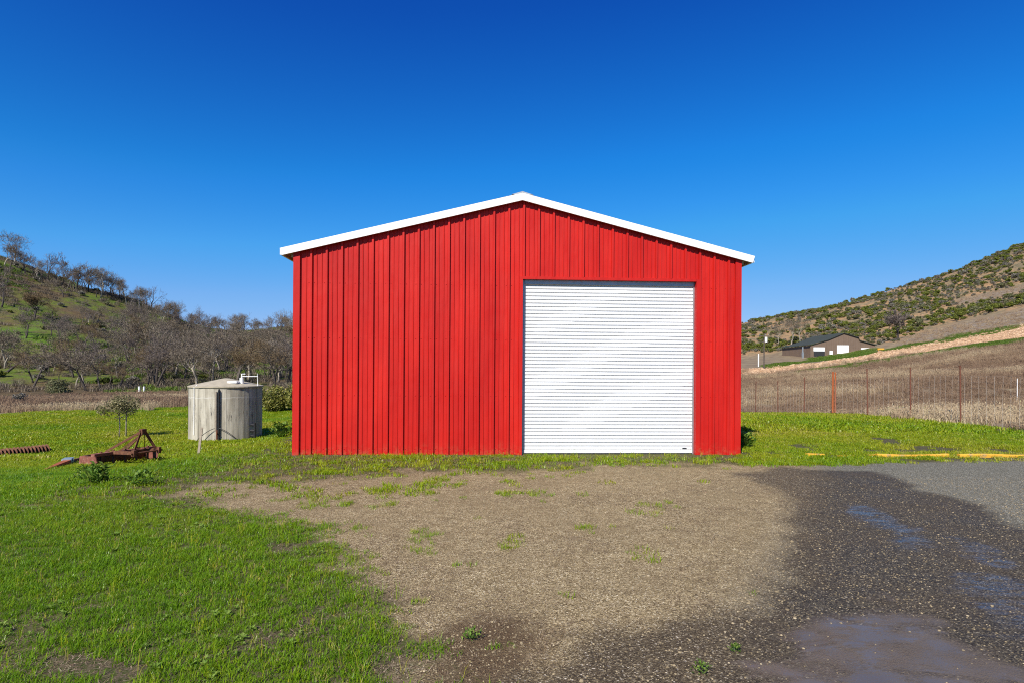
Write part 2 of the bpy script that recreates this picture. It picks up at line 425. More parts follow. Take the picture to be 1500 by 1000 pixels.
def ground_material():
    m, nt, b = mat('ground'); k = N(nt); p = k.pos()
    A0 = lambda n: k.attr('m_' + n)
    brk = k.noise(p, 5.5, 6, .75)
    brk2 = k.noise(k.scale(p, (1, 2.2, 1)), 1.9, 7, .72, .5)
    def A(n):                                                   # masks get a ragged edge from fine noise
        if n in ('mud', 'puddle'):
            return k.ramp(k.math('ADD', A0(n), k.math('MULTIPLY', k.math('SUBTRACT', brk2, .5), 2.8)), (.35, 0.), (1.05, 1.))
        if n in ('wet', 'bare', 'brown'):
            return k.ramp(k.math('ADD', A0(n), k.math('MULTIPLY', k.math('SUBTRACT', brk, .5), 1.3)), (.15, 0.), (.85, 1.))
        return A0(n)
    big = k.noise(p, .35, 4); mid = k.noise(p, 2.2, 5); fine = k.noise(p, 26, 5, .7)
    # soil and thatch under the lawn, base darkened for the shade between blades
    lawn = k.mix(k.ramp(mid, (.35, 0.), (.65, 1.)), (.03, .045, .009), (.06, .075, .015))
    lawn = k.mix(k.ramp(fine, (.42, 0.), (.58, 1.)), lawn, k.mix(k.ramp(k.noise(p, 70, 4, .8), (.4, 0.), (.6, 1.)), (.045, .03, .02), (.17, .125, .085)))
    lawn = k.mix(k.ramp(k.noise(p, .12, 3), (.4, 0.), (.65, .55)), lawn, (.10, .115, .018))
    # tan gravel: small stones, each with its own colour
    cell = k.voro(p, 105); cellv = k.sep(cell)[0]
    stone = k.ramp(cellv, (0., (.055, .038, .018)), (.3, (.20, .148, .072)), (.7, (.38, .295, .16)), (.93, (.55, .45, .27)), (1., (.75, .66, .47)))
    tan = k.mix(k.ramp(mid, (.3, .0), (.75, .3)), stone, (.27, .19, .09))
    tan = k.mix(k.ramp(k.noise(p, 7, 5, .7), (.44, 0.), (.62, .55)), tan, k.mix(cellv, (.075, .05, .026), (.22, .16, .085)))
    tan = k.mix(k.ramp(k.noise(p, .9, 4), (.45, 0.), (.7, .5)), tan, (.20, .148, .078))
    grey = k.ramp(k.sep(k.voro(p, 115))[1], (0., (.05, .05, .042)), (.5, (.15, .138, .10)), (.9, (.25, .232, .17)), (1., (.5, .48, .42)))
    bare = k.mix(A('grey'), tan, grey)
    bare = k.mix(A('brown'), bare, k.mix(fine, (.07, .045, .025), (.14, .095, .05)))
    damp = k.ramp(cellv, (0., (.035, .024, .012)), (.5, (.085, .062, .034)), (.85, (.15, .115, .066)), (.96, (.24, .195, .125)), (1., (.5, .43, .32)))
    wetc = k.ramp(cellv, (0., (.016, .013, .009)), (.55, (.05, .041, .028)), (.85, (.105, .086, .055)), (.96, (.17, .14, .085)), (1., (.42, .36, .26)))
    wetc = k.mix(k.ramp(k.noise(p, 1.3, 4), (.4, 0.), (.7, .6)), wetc, k.mix(cellv, (.035, .024, .012), (.12, .088, .048)))
    wetc = k.mix(k.ramp(k.math('ADD', A0('grey'), k.math('MULTIPLY', k.math('SUBTRACT', k.noise(p, 1.1, 5), .5), 1.2)), (.2, 0.), (.8, 1.)), damp, wetc)
    bare = k.mix(A('wet'), bare, wetc)
    bare = k.mix(k.math('MULTIPLY', A('mud'), A('wet')), bare, k.mix(mid, (.075, .058, .042), (.14, .108, .078)))
    c = k.mix(A('bare'), lawn, bare)
    dry = k.mix(k.ramp(k.noise(p, .5, 5), (.35, 0.), (.65, 1.)), (.16, .115, .075), (.24, .185, .11))
    c = k.mix(A('dry'), c, dry)
    # wooded hill: grass, leaf litter, bare earth
    lh = k.ramp(k.noise(p, .05, 6, .65), (.32, (.075, .052, .03)), (.44, (.115, .08, .038)), (.52, (.11, .13, .022)), (.62, (.09, .17, .012)))
    lh = k.mix(k.ramp(k.noise(p, .5, 5, .7), (.45, 0.), (.65, .85)), lh, (.09, .07, .045))
    c = k.mix(A('lhill'), c, lh)
    rh = k.ramp(k.noise(p, .09, 6, .65), (.3, (.16, .125, .07)), (.45, (.25, .18, .10)), (.57, (.40, .23, .11)), (.7, (.25, .19, .10)))
    rh = k.mix(k.ramp(k.noise(p, .6, 5, .7), (.45, 0.), (.62, .8)), rh, (.10, .10, .055))
    c = k.mix(A('rhill'), c, rh)
    c = k.mix(A('band'), c, k.mix(k.ramp(k.noise(p, .35, 6, .75), (.35, 0.), (.65, 1.)), (.15, .115, .08), (.26, .21, .155)))
    c = k.mix(A('green'), c, (.06, .12, .015))
    c = k.mix(A('road'), c, k.mix(k.noise(p, 1.2, 5), (.36, .21, .11), (.52, .34, .19)))
    k.put(b.inputs['Base Color'], c)
    wetm = k.math('MULTIPLY', k.math('MULTIPLY', A('wet'), A0('grey')), k.ramp(k.noise(p, 1.7, 5, .6), (.3, .35), (.7, 1.)))
    ro = k.math('SUBTRACT', .92, k.math('MULTIPLY', wetm, .34))
    film = k.math('MAXIMUM', k.math('MULTIPLY', k.math('MULTIPLY', A('puddle'), k.ramp(k.noise(k.scale(p, (1.6, 4, 1)), 2.6, 6, .72, .6), (.36, 0.), (.52, .95))), A('wet')), k.math('MULTIPLY', k.math('MULTIPLY', A('mud'), A('wet')), k.ramp(k.noise(p, 3, 5), (.36, .12), (.56, .85))))
    q = k.n('ShaderNodeMix', data_type='FLOAT'); k.put(q.inputs[0], film); k.put(q.inputs[2], ro); q.inputs[3].default_value = .15
    k.put(b.inputs['Roughness'], q.outputs[0])
    q3 = k.n('ShaderNodeMix', data_type='FLOAT'); k.put(q3.inputs[0], k.math('MAXIMUM', film, k.math('MULTIPLY', A0('wet'), .35))); q3.inputs[2].default_value = .12; q3.inputs[3].default_value = .5; k.put(b.inputs['Specular IOR Level'], q3.outputs[0])
    rel = k.mix(A('bare'), k.noise(p, 30, 5, .7), k.voro(p, 105, 'Distance'))
    q2 = k.n('ShaderNodeMix', data_type='FLOAT'); k.put(q2.inputs[0], film); q2.inputs[2].default_value = .75; q2.inputs[3].default_value = .08
    bp = k.n('ShaderNodeBump'); k.put(bp.inputs['Height'], rel); k.put(bp.inputs['Strength'], q2.outputs[0]); bp.inputs['Distance'].default_value = .012
    far = k.bump(k.noise(p, .8, 6, .7), .6, .8, bp.outputs[0])
    hillm = k.math('MAXIMUM', A('lhill'), A('rhill'))
    nm = k.n('ShaderNodeMix', data_type='VECTOR'); k.put(nm.inputs[0], hillm); k.put(nm.inputs[4], bp.outputs[0]); k.put(nm.inputs[5], far)
    k.put(b.inputs['Normal'], nm.outputs[1])
    return m
gme.materials.append(ground_material())
ground = link('ground', gme); tag(ground, kind='structure')

# ------------------------------------------------------------------ materials of built things
M = {}
def red_metal():
    m, nt, b = mat('red_painted_steel'); k = N(nt); p = k.obj(); x, y, z = k.sep(p)
    c = k.ramp(k.noise(k.scale(p, (1.2, 1.2, .25)), 1.6, 5), (.3, (.37, .009, .007)), (.7, (.50, .016, .010)))
    c = k.mix(k.ramp(k.noise(k.scale(p, (14, 14, .5)), 1.0, 4), (.5, 0.), (.9, .22)), c, (.60, .055, .04))       # sun-bleached streaks
    splash = k.math('MULTIPLY', k.ramp(k.math('ADD', z, k.math('MULTIPLY', k.noise(k.scale(p, (1, 1, .2)), 2.5, 4), .35)), (.12, 1.), (.42, 0.)), k.ramp(k.noise(p, 9, 6, .7), (.46, 0.), (.68, .6)))
    c = k.mix(splash, c, (.30, .13, .07))                                                                     # mud splashed up by rain
    k.put(b.inputs['Base Color'], c)
    k.put(b.inputs['Roughness'], k.ramp(k.noise(p, 3, 5), (.3, .38), (.7, .55)))
    b.inputs['Specular IOR Level'].default_value = .2
    k.put(b.inputs['Normal'], k.bump(k.noise(k.scale(p, (1.6, 1.6, .55)), 2.4, 3), .6, .02))
    return m
M['red'] = red_metal()
M['white'] = simple('white_painted_steel', (.78, .78, .76), .42, var=.06, scale=3, dirt=((.60, .58, .53), .66))
M['door'] = simple('white_door_steel', (.68, .68, .67), .45, var=.02, scale=2, dirt=((.62, .60, .55), .68))
M['galv'] = simple('galvanised_steel', (.33, .36, .38), .45, .6, .15, 8)
M['dark'] = simple('opening_shade', (.02, .02, .022), .8)  # near-black colour standing in for the shade inside openings
M['soffit'] = simple('bare_timber', (.34, .24, .12), .8, var=.25, scale=9)
M['roof'] = simple('grey_roof_steel', (.35, .36, .36), .45, .3, .08, 3)
M['rust'] = simple('rusted_steel', (.11, .040, .018), .88, var=.5, scale=14, bump=.5, bscale=60, dirt=((.20, .095, .045), .52))
M['rustred'] = simple('faded_red_rust', (.20, .065, .042), .85, var=.4, scale=12, bump=.4, bscale=50, dirt=((.36, .25, .19), .56))
M['rustpost'] = simple('rusty_post', (.12, .04, .02), .85, var=.4, scale=18, bump=.3, bscale=80)
M['orangepost'] = simple('orange_rust_post', (.30, .075, .018), .8, var=.3, scale=12, bump=.3)
M['wire'] = simple('galvanised_wire', (.45, .42, .38), .45, .3, .1, 5)
M['whitepipe'] = simple('white_plastic_pipe', (.78, .78, .76), .4, var=.04)
M['hose'] = simple('black_hose', (.018, .018, .02), .5)
M['bluegrey'] = simple('grey_blue_clamp', (.28, .36, .42), .5, .4, .15, 12)
M['wood'] = simple('weathered_wood', (.30, .25, .19), .85, var=.3, scale=20, bump=.5, bscale=50)
M['yellow'] = simple('worn_yellow_paint', (.62, .32, .025), .7, var=.2, scale=9, dirt=((.32, .24, .13), .56), bump=.3)
M['brownsteel'] = simple('brown_painted_steel', (.155, .105, .072), .55, var=.08, scale=.6)
M['greenroof'] = simple('dark_green_roof_steel', (.05, .056, .046), .85, 0, .12, .8, spec=.1)
M['bark'] = simple('grey_bark', (.085, .068, .052), .9, var=.5, scale=3, bump=.6, bscale=18)
M['barkdark'] = simple('charred_bark', (.055, .043, .035), .9, var=.5, scale=3, dirt=((.16, .13, .10), .58))
M['barkpale'] = simple('pale_dead_bark', (.30, .26, .20), .9, var=.3, scale=3, dirt=((.09, .07, .055), .55))
M['twig'] = leafmat('dead_twigs', [(0, (.055, .041, .030)), (.5, (.145, .112, .078)), (1, (.34, .28, .20))], 0.1, .9)
M['twigred'] = leafmat('brown_twigs', [(0, (.06, .04, .022)), (.5, (.145, .095, .048)), (1, (.29, .21, .11))], 0.15, .9)
M['twigpurple'] = leafmat('greyish_twigs', [(0, (.055, .042, .038)), (.5, (.13, .10, .088)), (1, (.27, .22, .185))], 0.1, .9)
M['leafshrub'] = leafmat('chaparral_leaves', [(0, (.05, .075, .010)), (.5, (.125, .15, .018)), (1, (.25, .25, .04))], .3)
M['leafolive'] = leafmat('olive_leaves', [(0, (.07, .075, .03)), (.5, (.13, .135, .055)), (1, (.22, .21, .10))], .25)
M['leafgrey'] = leafmat('grey_scrub', [(0, (.11, .10, .075)), (.5, (.18, .165, .125)), (1, (.28, .25, .20))], .15)
M['leafgold'] = leafmat('golden_bush_leaves', [(0, (.08, .11, .018)), (.5, (.18, .18, .03)), (1, (.32, .28, .07))], .3)
M['leafsilver'] = leafmat('pale_olive_leaves', [(0, (.09, .09, .032)), (.5, (.19, .175, .075)), (1, (.36, .31, .16))], .25)
M['weedleaf'] = leafmat('weed_leaves', [(0, (.05, .12, .012)), (.5, (.11, .21, .02)), (1, (.22, .30, .05))], .35, .6)

# ------------------------------------------------------------------ the red barn
def barn():
    root = empty('metal_barn', (*BARN_P, 0), BARN_YAW, 'red ribbed metal barn with white roof edge and big white roll-up door', 'barn')
    W, L, EV, PK = BARN_W, BARN_L, 4.07, 5.21
    D0, D1, DH = 4.594, 8.194, 3.575          # door opening
    top = lambda u: EV + (PK - EV) * (1 - abs(u - W / 2) / (W / 2))
    ZB = -.15
    # front cladding: ten sheets, three tall ribs each
    def profile(u0, u1, first):
        pts = []
        u = first
        while u < u0 - .2: u += .3048
        while u < u1 + .2:
            for du, d in ((-.120, 0), (-.112, .011), (-.098, .011), (-.088, 0), (-.030, 0), (-.018, .042), (.018, .042), (.030, 0), (.088, 0), (.098, .011), (.112, .011), (.120, 0)):
                pts.append((u + du, d))
            u += .3048
        return sorted(pts)
    full = profile(-.3, W + .3, .345)
    fu = np.array([p[0] for p in full]); fd = np.array([p[1] for p in full])
    dep = lambda u: float(np.interp(u, fu, fd))
    edges = [.115] + [.345 + .3048 * 3 * i + .04 for i in range(1, 10)] + [W - .115]
    for i in range(len(edges) - 1):
        a, b = edges[i], edges[i + 1]
        us = sorted(set([a, b] + [p[0] for p in full if a < p[0] < b] + [q for q in (D0, D1, W / 2) if a < q < b]))
        mb = MB()
        lap = .0035 * (i % 2)
        for u0, u1 in zip(us[:-1], us[1:]):
            mid = (u0 + u1) / 2
            zb = DH + .05 if D0 - .03 < mid < D1 + .03 else ZB
            d0, d1 = -dep(u0) - lap, -dep(u1) - lap
            mb.add([(u0, d0, zb), (u1, d1, zb), (u1, d1, top(u1) - .01), (u0, d0, top(u0) - .01)], [(0, 1, 2, 3)])
        # returned edge gives the sheet its thickness where it laps
        mb.add([(b, -dep(b) - lap, ZB if not D0 < b < D1 else DH + .05), (b, .004, ZB if not D0 < b < D1 else DH + .05), (b, .004, top(b) - .01), (b, -dep(b) - lap, top(b) - .01)], [(0, 1, 2, 3)])
        mb.build('wall_panel', M['red'], root)
    # screws that hold the sheets
    mb = MB()
    u = .345
    while u < W - .1:
        for zz in (.12, 1.2, 2.35, 3.45):
            for du in (-.055, .055):
                uu = u + du
                if (D0 - .05 < uu < D1 + .05 and zz < DH + .1) or zz > top(uu) - .1: continue
                mb.box((uu - .007, -.008, zz - .007), (uu + .007, .0, zz + .007))
        u += .3048
    tag(mb.build('wall_screws', M['red'], root), kind='stuff')
    # corner trims, base angle
    for u0, u1 in ((-.004, .125), (W - .125, W + .004)):
        mb = MB(); zt = min(top(u0), top(u1)) - .012
        mb.box((u0, -.047, ZB - .003), (u1, .12, zt))
        mb.build('corner_trim', M['red'], root)
    MB().box((.13, .0, -.15), (D0 - .11, .05, .013)).build('base_trim', M['red'], root)
    # side and rear walls, with ribs
    for name, p0, p1 in (('side_wall', (.03, 0.06), (.03, L)), ('side_wall', (W - .03, L), (W - .03, .06)), ('back_wall', (.03, L), (W - .03, L))):
        mb = MB(); a, b = Vector((*p0, 0)), Vector((*p1, 0)); ln = (b - a).length; d = (b - a) / ln; nrm = Vector((d.y, -d.x, 0))
        if name == 'side_wall': nrm = Vector((-1 if p0[0] < 1 else 1, 0, 0))
        else: nrm = Vector((0, 1, 0))
        us = [0.0]; ds = [0.0]; u = .15
        while u < ln - .1:
            us += [u - .03, u - .017, u + .017, u + .03]; ds += [0, .034, .034, 0]; u += .3048
        us.append(ln); ds.append(0)
        for i in range(len(us) - 1):
            q0 = a + d * us[i] + nrm * ds[i]; q1 = a + d * us[i + 1] + nrm * ds[i + 1]
            t0 = top(q0.x) - .012 if name == 'back_wall' else EV; t1 = top(q1.x) - .012 if name == 'back_wall' else EV
            mb.add([(q0.x, q0.y, 0), (q1.x, q1.y, 0), (q1.x, q1.y, t1), (q0.x, q0.y, t0)], [(0, 1, 2, 3)])
        mb.build(name, M['red'], root)
    # roof: two slopes of ribbed sheet, white rake boards, ridge cap, soffit boards
    pit = (PK - EV) / (W / 2); OV, FR = .235, .10
    for sgn in (-1, 1):
        e = W / 2 + sgn * (W / 2 + OV); ze = EV - pit * OV
        mb = MB(); y = -FR + .01
        yy = [y]; hh = [0]
        while y < L + .05:
            yy += [y + .13, y + .145, y + .175, y + .19]; hh += [0, .03, .03, 0]; y += .3048
        for i in range(len(yy) - 1):
            z0, z1 = .085 + hh[i], .085 + hh[i + 1]
            mb.add([(W / 2, yy[i], PK + z0), (W / 2, yy[i + 1], PK + z1), (e, yy[i + 1], ze + z1), (e, yy[i], ze + z0)], [(0, 1, 2, 3)])
        mb.build('roof_slope', M['roof'], root)
        # rake board: a folded white trim 0.16 m deep on the gable edge
        mb = MB(); b0, h = -.050, .145
        y0, y1 = -FR - .018, -FR + .02
        cx = W / 2
        q = [(cx, b0), (e, b0), (e - sgn * .05 * 0, b0 + h), (cx, b0 + h)]
        lean = .028
        vs = []
        for yv in (y0, y1):
            vs += [(cx, yv, PK + b0), (e - sgn * lean, yv, ze + b0 + pit * lean), (e + sgn * .012, yv, ze + b0 + h), (cx, yv, PK + b0 + h)]
        mb.add(vs, [(0, 1, 2, 3), (7, 6, 5, 4), (1, 5, 6, 2), (3, 2, 6, 7), (0, 4, 5, 1)])
        # top flange turned back over the roof
        mb.add([(cx, y0, PK + b0 + h + .003), (e, y0, ze + b0 + h + .003), (e, y0 + .14, ze + b0 + h + .012), (cx, y0 + .14, PK + b0 + h + .012)], [(0, 1, 2, 3)])
        mb.build('rake_trim', M['white'], root)
        # gutter-side fascia
        mb = MB(); mb.box((e - .02, y1, ze - .03), (e + .02, L + .05, ze + .10)); mb.build('eave_trim', M['white'], root)
        # soffit boards and a purlin end
        mb = MB()
        x0, x1 = (e + .02, -.004) if sgn < 0 else (W + .004, e - .02)
        zA = EV - pit * (0 - x0 if sgn < 0 else x0 - W) ; zB = EV - pit * (0 - x1 if sgn < 0 else x1 - W)
        mb.add([(x0, y1, zA + .0), (x1, y1, zB), (x1, L, zB), (x0, L, zA), (x0, y1, zA + .03), (x1, y1, zB + .03), (x1, L, zB + .03), (x0, L, zA + .03)], [(0, 3, 2, 1), (4, 5, 6, 7), (0, 1, 5, 4), (1, 2, 6, 5), (2, 3, 7, 6), (3, 0, 4, 7)])
        xi = -.005 if sgn < 0 else W + .005
        mb.box((min(xi, xi + sgn * .045), -.03, EV - .13), (max(xi, xi + sgn * .045), L, EV - .035))
        mb.build('soffit', M['soffit'], root)
    mb = MB()
    c = W / 2; z = PK + .12
    mb.add([(c - .22, -FR - .005, z - .22 * pit), (c, -FR - .005, z + .012), (c + .22, -FR - .005, z - .22 * pit), (c - .22, L + .1, z - .22 * pit), (c, L + .1, z + .012), (c + .22, L + .1, z - .22 * pit)], [(0, 1, 4, 3), (1, 2, 5, 4), (0, 2, 1)])
    mb.build('ridge_cap', M['roof'], root)
    # door opening: jambs, head trim, guide tracks
    for u0, u1 in ((D0 - .065, D0 + .0), (D1, D1 + .065)):
        MB().box((u0, -.043, ZB), (u1, .16, DH + .052)).build('door_jamb', M['red'], root)
    MB().box((D0 + .001, -.043, DH), (D1 - .001, .16, DH + .055)).build('door_head', M['red'], root)
    for u0, u1 in ((D0, D0 + .045), (D1 - .03, D1)):
        MB().box((u0 + .001, .07, ZB), (u1 - .001, .155, DH - .001)).build('guide_track', M['galv'], root)
    MB().box((D0 + .046, .05, DH - .085), (D1 - .031, .15, DH - .001)).build('drum_hood', M['galv'], root)
    # corrugated curtain: 49 interlocked slats with a slight buckle across the sheet
    nS = 47; z0, z1 = .10, DH - .03
    U = np.linspace(D0 + .03, D1 - .02, 61); hS = (z1 - z0) / nS
    mb = MB(); rows = []
    for s_ in range(nS):
        for t_, d_ in ((0.0, .004), (.045, -.020), (.10, -.024), (.74, -.024), (.80, -.020), (.835, .004)):
            rows.append((z0 + (s_ + t_) * hS, d_, t_))
    for z, d, t in rows:
        ph = (U - D0) * 1.55 - z * 3.1
        buck = .75 * np.sin(ph * 1.25 + 1.3 * np.sin(z * .9 + 1) + .5 * np.sin(U * 2.1)) * .5 + .3 * np.sin(ph * 1.9 + 2)
        fade = S(.1, .9, z) * .9 + .1
        dd = (d if d < 0 else d * (1 + 1.5 * buck * fade) - .012 * (buck * fade > .25) * 1.0) + .11 + .004 * np.sin(ph * .5)
        zz = z + ((.0065 * buck * fade) * (t > .73) * 1.0 + 0 * U)
        mb.v.extend(zip(U.tolist(), dd.tolist(), zz.tolist()))
    nU = len(U)
    for r in range(len(rows) - 1):
        for j in range(nU - 1):
            a = r * nU + j; mb.f.append((a, a + 1, a + nU + 1, a + nU)); mb.mi.append(0)
    door = mb.build('roll_up_door', M['door'], root)
    tag(door, label='white corrugated roll-up door')
    MB().box((D0 + .02, .075, .028), (D1 - .02, .125, .098)).build('bottom_bar', M['white'], door)
    MB().box((D0 + .02, .085, .0), (D1 - .02, .115, .026)).build('bottom_seal', M['hose'], door)
    MB().box((D1 - .235, .071, .115), (D1 - .145, .0785, .137)).build('maker_plate', M['hose'], door)
    MB().box((D0, .16, 0), (D1, .2, DH)).build('door_backing', M['dark'], root)
    return root
barn()

# ------------------------------------------------------------------ concrete water tank
def tank_mat():
    m, nt, b = mat('board_formed_concrete'); k = N(nt); p = k.obj(); x, y, z = k.sep(p)
    ang = k.math('MULTIPLY', k.math('ARCTAN2', y, x), 6.7)
    v = k.n('ShaderNodeCombineXYZ'); k.put(v.inputs[0], ang); k.put(v.inputs[2], k.math('MULTIPLY', z, .35))
    st = k.noise(v.outputs[0], 1.0, 6, .7)
    c = k.ramp(st, (.28, (.19, .165, .12)), (.5, (.38, .345, .27)), (.72, (.60, .56, .46)))
    c = k.mix(k.ramp(k.noise(p, 2.2, 5), (.45, 0.), (.7, .5)), c, (.24, .21, .16))
    v2 = k.n('ShaderNodeCombineXYZ'); k.put(v2.inputs[0], k.math('MULTIPLY', ang, 2.2)); k.put(v2.inputs[2], k.math('MULTIPLY', z, 1.3))
    drip = k.ramp(k.noise(v2.outputs[0], 1.1, 5, .75), (.575, 0.), (.63, 1.))
    c = k.mix(k.math('MULTIPLY', drip, k.ramp(k.math('MULTIPLY', z, .4167), (.28, 0.), (.45, 1.), (.72, 1.), (.84, 0.))), c, (.035, .032, .03))
    eff = k.ramp(k.math('ABSOLUTE', k.math('SUBTRACT', k.math('ADD', z, k.math('MULTIPLY', k.noise(p, 4, 4), .16)), 2.02)), (.0, .45), (.03, 0.))
    c = k.mix(eff, c, (.60, .58, .54))
    k.put(b.inputs['Base Color'], c); b.inputs['Roughness'].default_value = .9
    k.put(b.inputs['Normal'], k.bump(k.noise(p, 22, 6), .35, .01))
    return m
def tank():
    x, y = -12.55, 25.0; zb = T1(x, y) - .12
    root = empty('water_tank', (x, y, zb), 0, 'round grey concrete water tank with low conical roof on the grass', 'water tank')
    Rr, H = 1.46, 2.40
    n = 40; mb = MB(); ring = []
    for j in range(n):                                    # board marks: each facet set a few mm in or out
        a0, a1 = 2 * math.pi * j / n, 2 * math.pi * (j + 1) / n; r = Rr + random.uniform(-.012, .006)
        vs = [(r * math.cos(a), r * math.sin(a), z) for a, z in ((a0, 0), (a1, 0), (a1, H), (a0, H))]
        mb.add(vs, [(0, 1, 2, 3)])
    mb.lathe([(Rr - .02, 0), (Rr - .02, H)], n)
    mb.build('tank_wall', tank_mat(), root)
    roofm = simple('sandy_concrete_roof', (.36, .31, .22), .9, var=.2, scale=5, bump=.3, bscale=60)
    mb = MB(); mb.lathe([(Rr - .05, H - .05), (Rr + .035, H - .045), (Rr + .035, H + .01), (.10, H + .33), (0.001, H + .335)], 48)
    mb.build('tank_roof', roofm, root)
    A = lambda deg, r, z: (r * math.cos(R(deg)), r * math.sin(R(deg)), z)
    mb = MB(); mb.tube([A(-78, Rr + .045, .55), A(-78, Rr + .045, 2.2)], .05, 8); mb.build('float_gauge_board', M['wood'], root)
    mb = MB(); mb.tube([A(-74, Rr + .06, .2), A(-74, Rr + .06, 2.25), A(-74, Rr - .02, 2.28)], .035, 8); mb.build('overflow_pipe', M['hose'], root)
    mb = MB(); mb.tube([A(-76, Rr + .06, .05), A(-76, Rr + .06, .62)], .045, 8); mb.tube([A(-76, Rr + .0, .5), A(-76, Rr + .16, .5)], .03, 6); mb.build('outlet_pipe', M['rust'], root)
    mb = MB(); mb.tube([A(-117, Rr + .03, .4), A(-117, Rr + .03, H - .02), A(-117, Rr - .1, H + .06)], .016, 6); mb.build('conduit', M['whitepipe'], root)
    for s in (-1, 1):
        pts = [A(-76 + s * t * 30, Rr + .05 + .16 * t, .58 * (1 - t ** 1.7) + .12) for t in np.linspace(0.05, 1, 9)]
        MB().tube(pts, .013, 5).build('hose', M['hose'], root)
    mb = MB(); mb.tube([A(-25, .95, H + .1), A(-25, .95, H + .36)], .085, 10); mb.tube([A(-25, .95, H + .36), A(-25, .95, H + .52), A(-18, 1.02, H + .52)], .03, 6)
    mb.build('inlet_pipe', M['whitepipe'], root)
    mb = MB(); mb.tube([A(-25, .95, H + .42), A(-8, Rr + .02, H + .42), A(-8, Rr + .02, H + .0)], .02, 6); mb.tube([A(-8, Rr + .02, H + .3), A(-8, Rr + .02, H + .55)], .01, 5); mb.build('guard_rail', M['whitepipe'], root)
    mb = MB(); mb.box((.42, -.78, H + .14), (.82, -.38, H + .22)); mb.build('roof_hatch', M['white'], root)
    mb = MB()
    for zz, rr in ((.75, .09), (.5, .11), (.28, .08)):
        mb.tube([A(-22, Rr - .02, zz), A(-22, Rr + .22, zz)], rr * .6, 8)
    mb.tube([A(-22, Rr + .2, .1), A(-22, Rr + .2, .85)], .05, 8); mb.build('valve_stack', M['hose'], root)
tank()

# ------------------------------------------------------------------ farm implements rusting in the grass
def box_scraper():
    x, y, z = hit(176, 678); 
    root = empty('box_scraper', (x, y, z - .03), R(70), 'rusty tractor box scraper with pointed hitch frame standing in grass', 'farm implement')
    # box is open in front; long axis runs away from the camera to one side
    Lb = 1.75
    for xx in (-.87, .87):
        mb = MB(); pts = [(-.32, 0), (.30, 0), (.34, .10), (.30, .34), (-.30, .36), (-.36, .2)]
        vs = [(xx + e, q, h) for e in (-.012, .012) for q, h in pts]; n = len(pts)
        mb.add(vs, [tuple(reversed(range(n))), tuple(range(n, 2 * n))] + [(i, (i + 1) % n, n + (i + 1) % n, n + i) for i in range(n)])
        mb.build('side_plate', M['rustred'], root)
    mb = MB()
    for i in range(6):
        a0, a1 = -.5 + i * .2, -.5 + (i + 1) * .2
        y0, z0 = .26 - .10 * math.cos(a0 * 1.5), .18 + .17 * math.sin(a0 * 2); y1, z1 = .26 - .10 * math.cos(a1 * 1.5), .18 + .17 * math.sin(a1 * 2)
        mb.add([(-.86, y0, z0), (.86, y0, z0), (.86, y1, z1), (-.86, y1, z1)], [(0, 1, 2, 3)])
    mb.build('mouldboard', M['rust'], root)
    MB().box((-.88, -.27, .345), (.88, -.13, .42)).build('tool_bar', M['rustred'], root)
    MB().box((-.86, .14, .30), (.86, .22, .36)).build('rear_beam', M['rust'], root)
    for i in range(5):
        xx = -.66 + i * .33
        mb = MB(); mb.bar((xx, -.2, .46), (xx, -.2, .08), .03, .06, (0, 1, 0)); mb.bar((xx, -.2, .1), (xx, -.3, -.02), .03, .05, (0, 0, 1)); mb.build('scarifier_shank', M['rust'], root)
    # three point hitch: two uprights meeting at the top, stays back to the box, lower cross shaft
    for s in (-1, 1):
        mb = MB(); mb.bar((s * .34, -.98, .40), (s * .05, -.88, .97), .018, .07); mb.build('mast_upright', M['rust'], root)
        mb = MB(); mb.bar((s * .05, -.86, .95), (s * .30, .16, .38), .02, .06); mb.build('mast_stay', M['rust'], root)
        mb = MB(); mb.bar((s * .38, -.2, .40), (s * .36, -1.0, .42), .03, .09); mb.box((s * .36 - .035, -1.08, .33), (s * .36 + .035, -.98, .50)); mb.build('hitch_arm', M['rust'], root)
        mb = MB(); mb.bar((s * .38, -.45, .42), (s * .055, -.87, .86), .015, .045); mb.build('hitch_brace', M['rust'], root)
    MB().tube([(-.46, -1.03, .41), (.46, -1.03, .41)], .025, 8).build('hitch_shaft', M['rust'], root)
    MB().bar((-.37, -.6, .41), (.37, -.6, .41), .05, .06).build('cross_brace', M['rust'], root)
    mb = MB(); mb.box((-.065, -.94, .9), (.065, -.82, 1.03)); mb.tube([(-.1, -.88, .99), (.1, -.88, .99)], .018, 6); mb.build('top_clevis', M['rust'], root)
box_scraper()
def ring_roller():
    a = hit(70, 664); b = hit(-60, 672)
    d = math.atan2(b[1] - a[1], b[0] - a[0]); ln = 2.6
    root = empty('ring_roller', a, d, 'rusty ribbed ring roller half sunk in grass at the meadow side', 'farm implement')
    mb = MB(); mb.tube([(-.1, 0, .12), (ln, 0, .12)], .03, 8); mb.build('axle', M['rust'], root)
    ring = MB()
    ring_prof = [(.03, -.012), (.16, -.028), (.20, 0), (.16, .028), (.03, .012)]
    base = MB(); base.lathe(ring_prof, 14)
    rot = [(p[2], p[0], p[1]) for p in base.v]
    rm = MB(); rm.v = rot; rm.f = base.f; rm.mi = base.mi
    me = rm.mesh('roller_ring', M['rust'])
    for i in range(26):
        o = link('roller_ring', me, root, (.03 + i * .098, 0, .12 + random.uniform(-.006, .006)), (random.uniform(0, 6), random.uniform(-.05, .05), 0))
    MB().bar((-.1, -.2, .2), (ln, -.2, .2), .05, .05).build('frame_bar', M['rust'], root)
    for xx in (-.08, ln * .5, ln):
        MB().bar((xx, -.2, .2), (xx, 0, .12), .012, .06).build('bearing_bracket', M['rust'], root)
ring_roller()
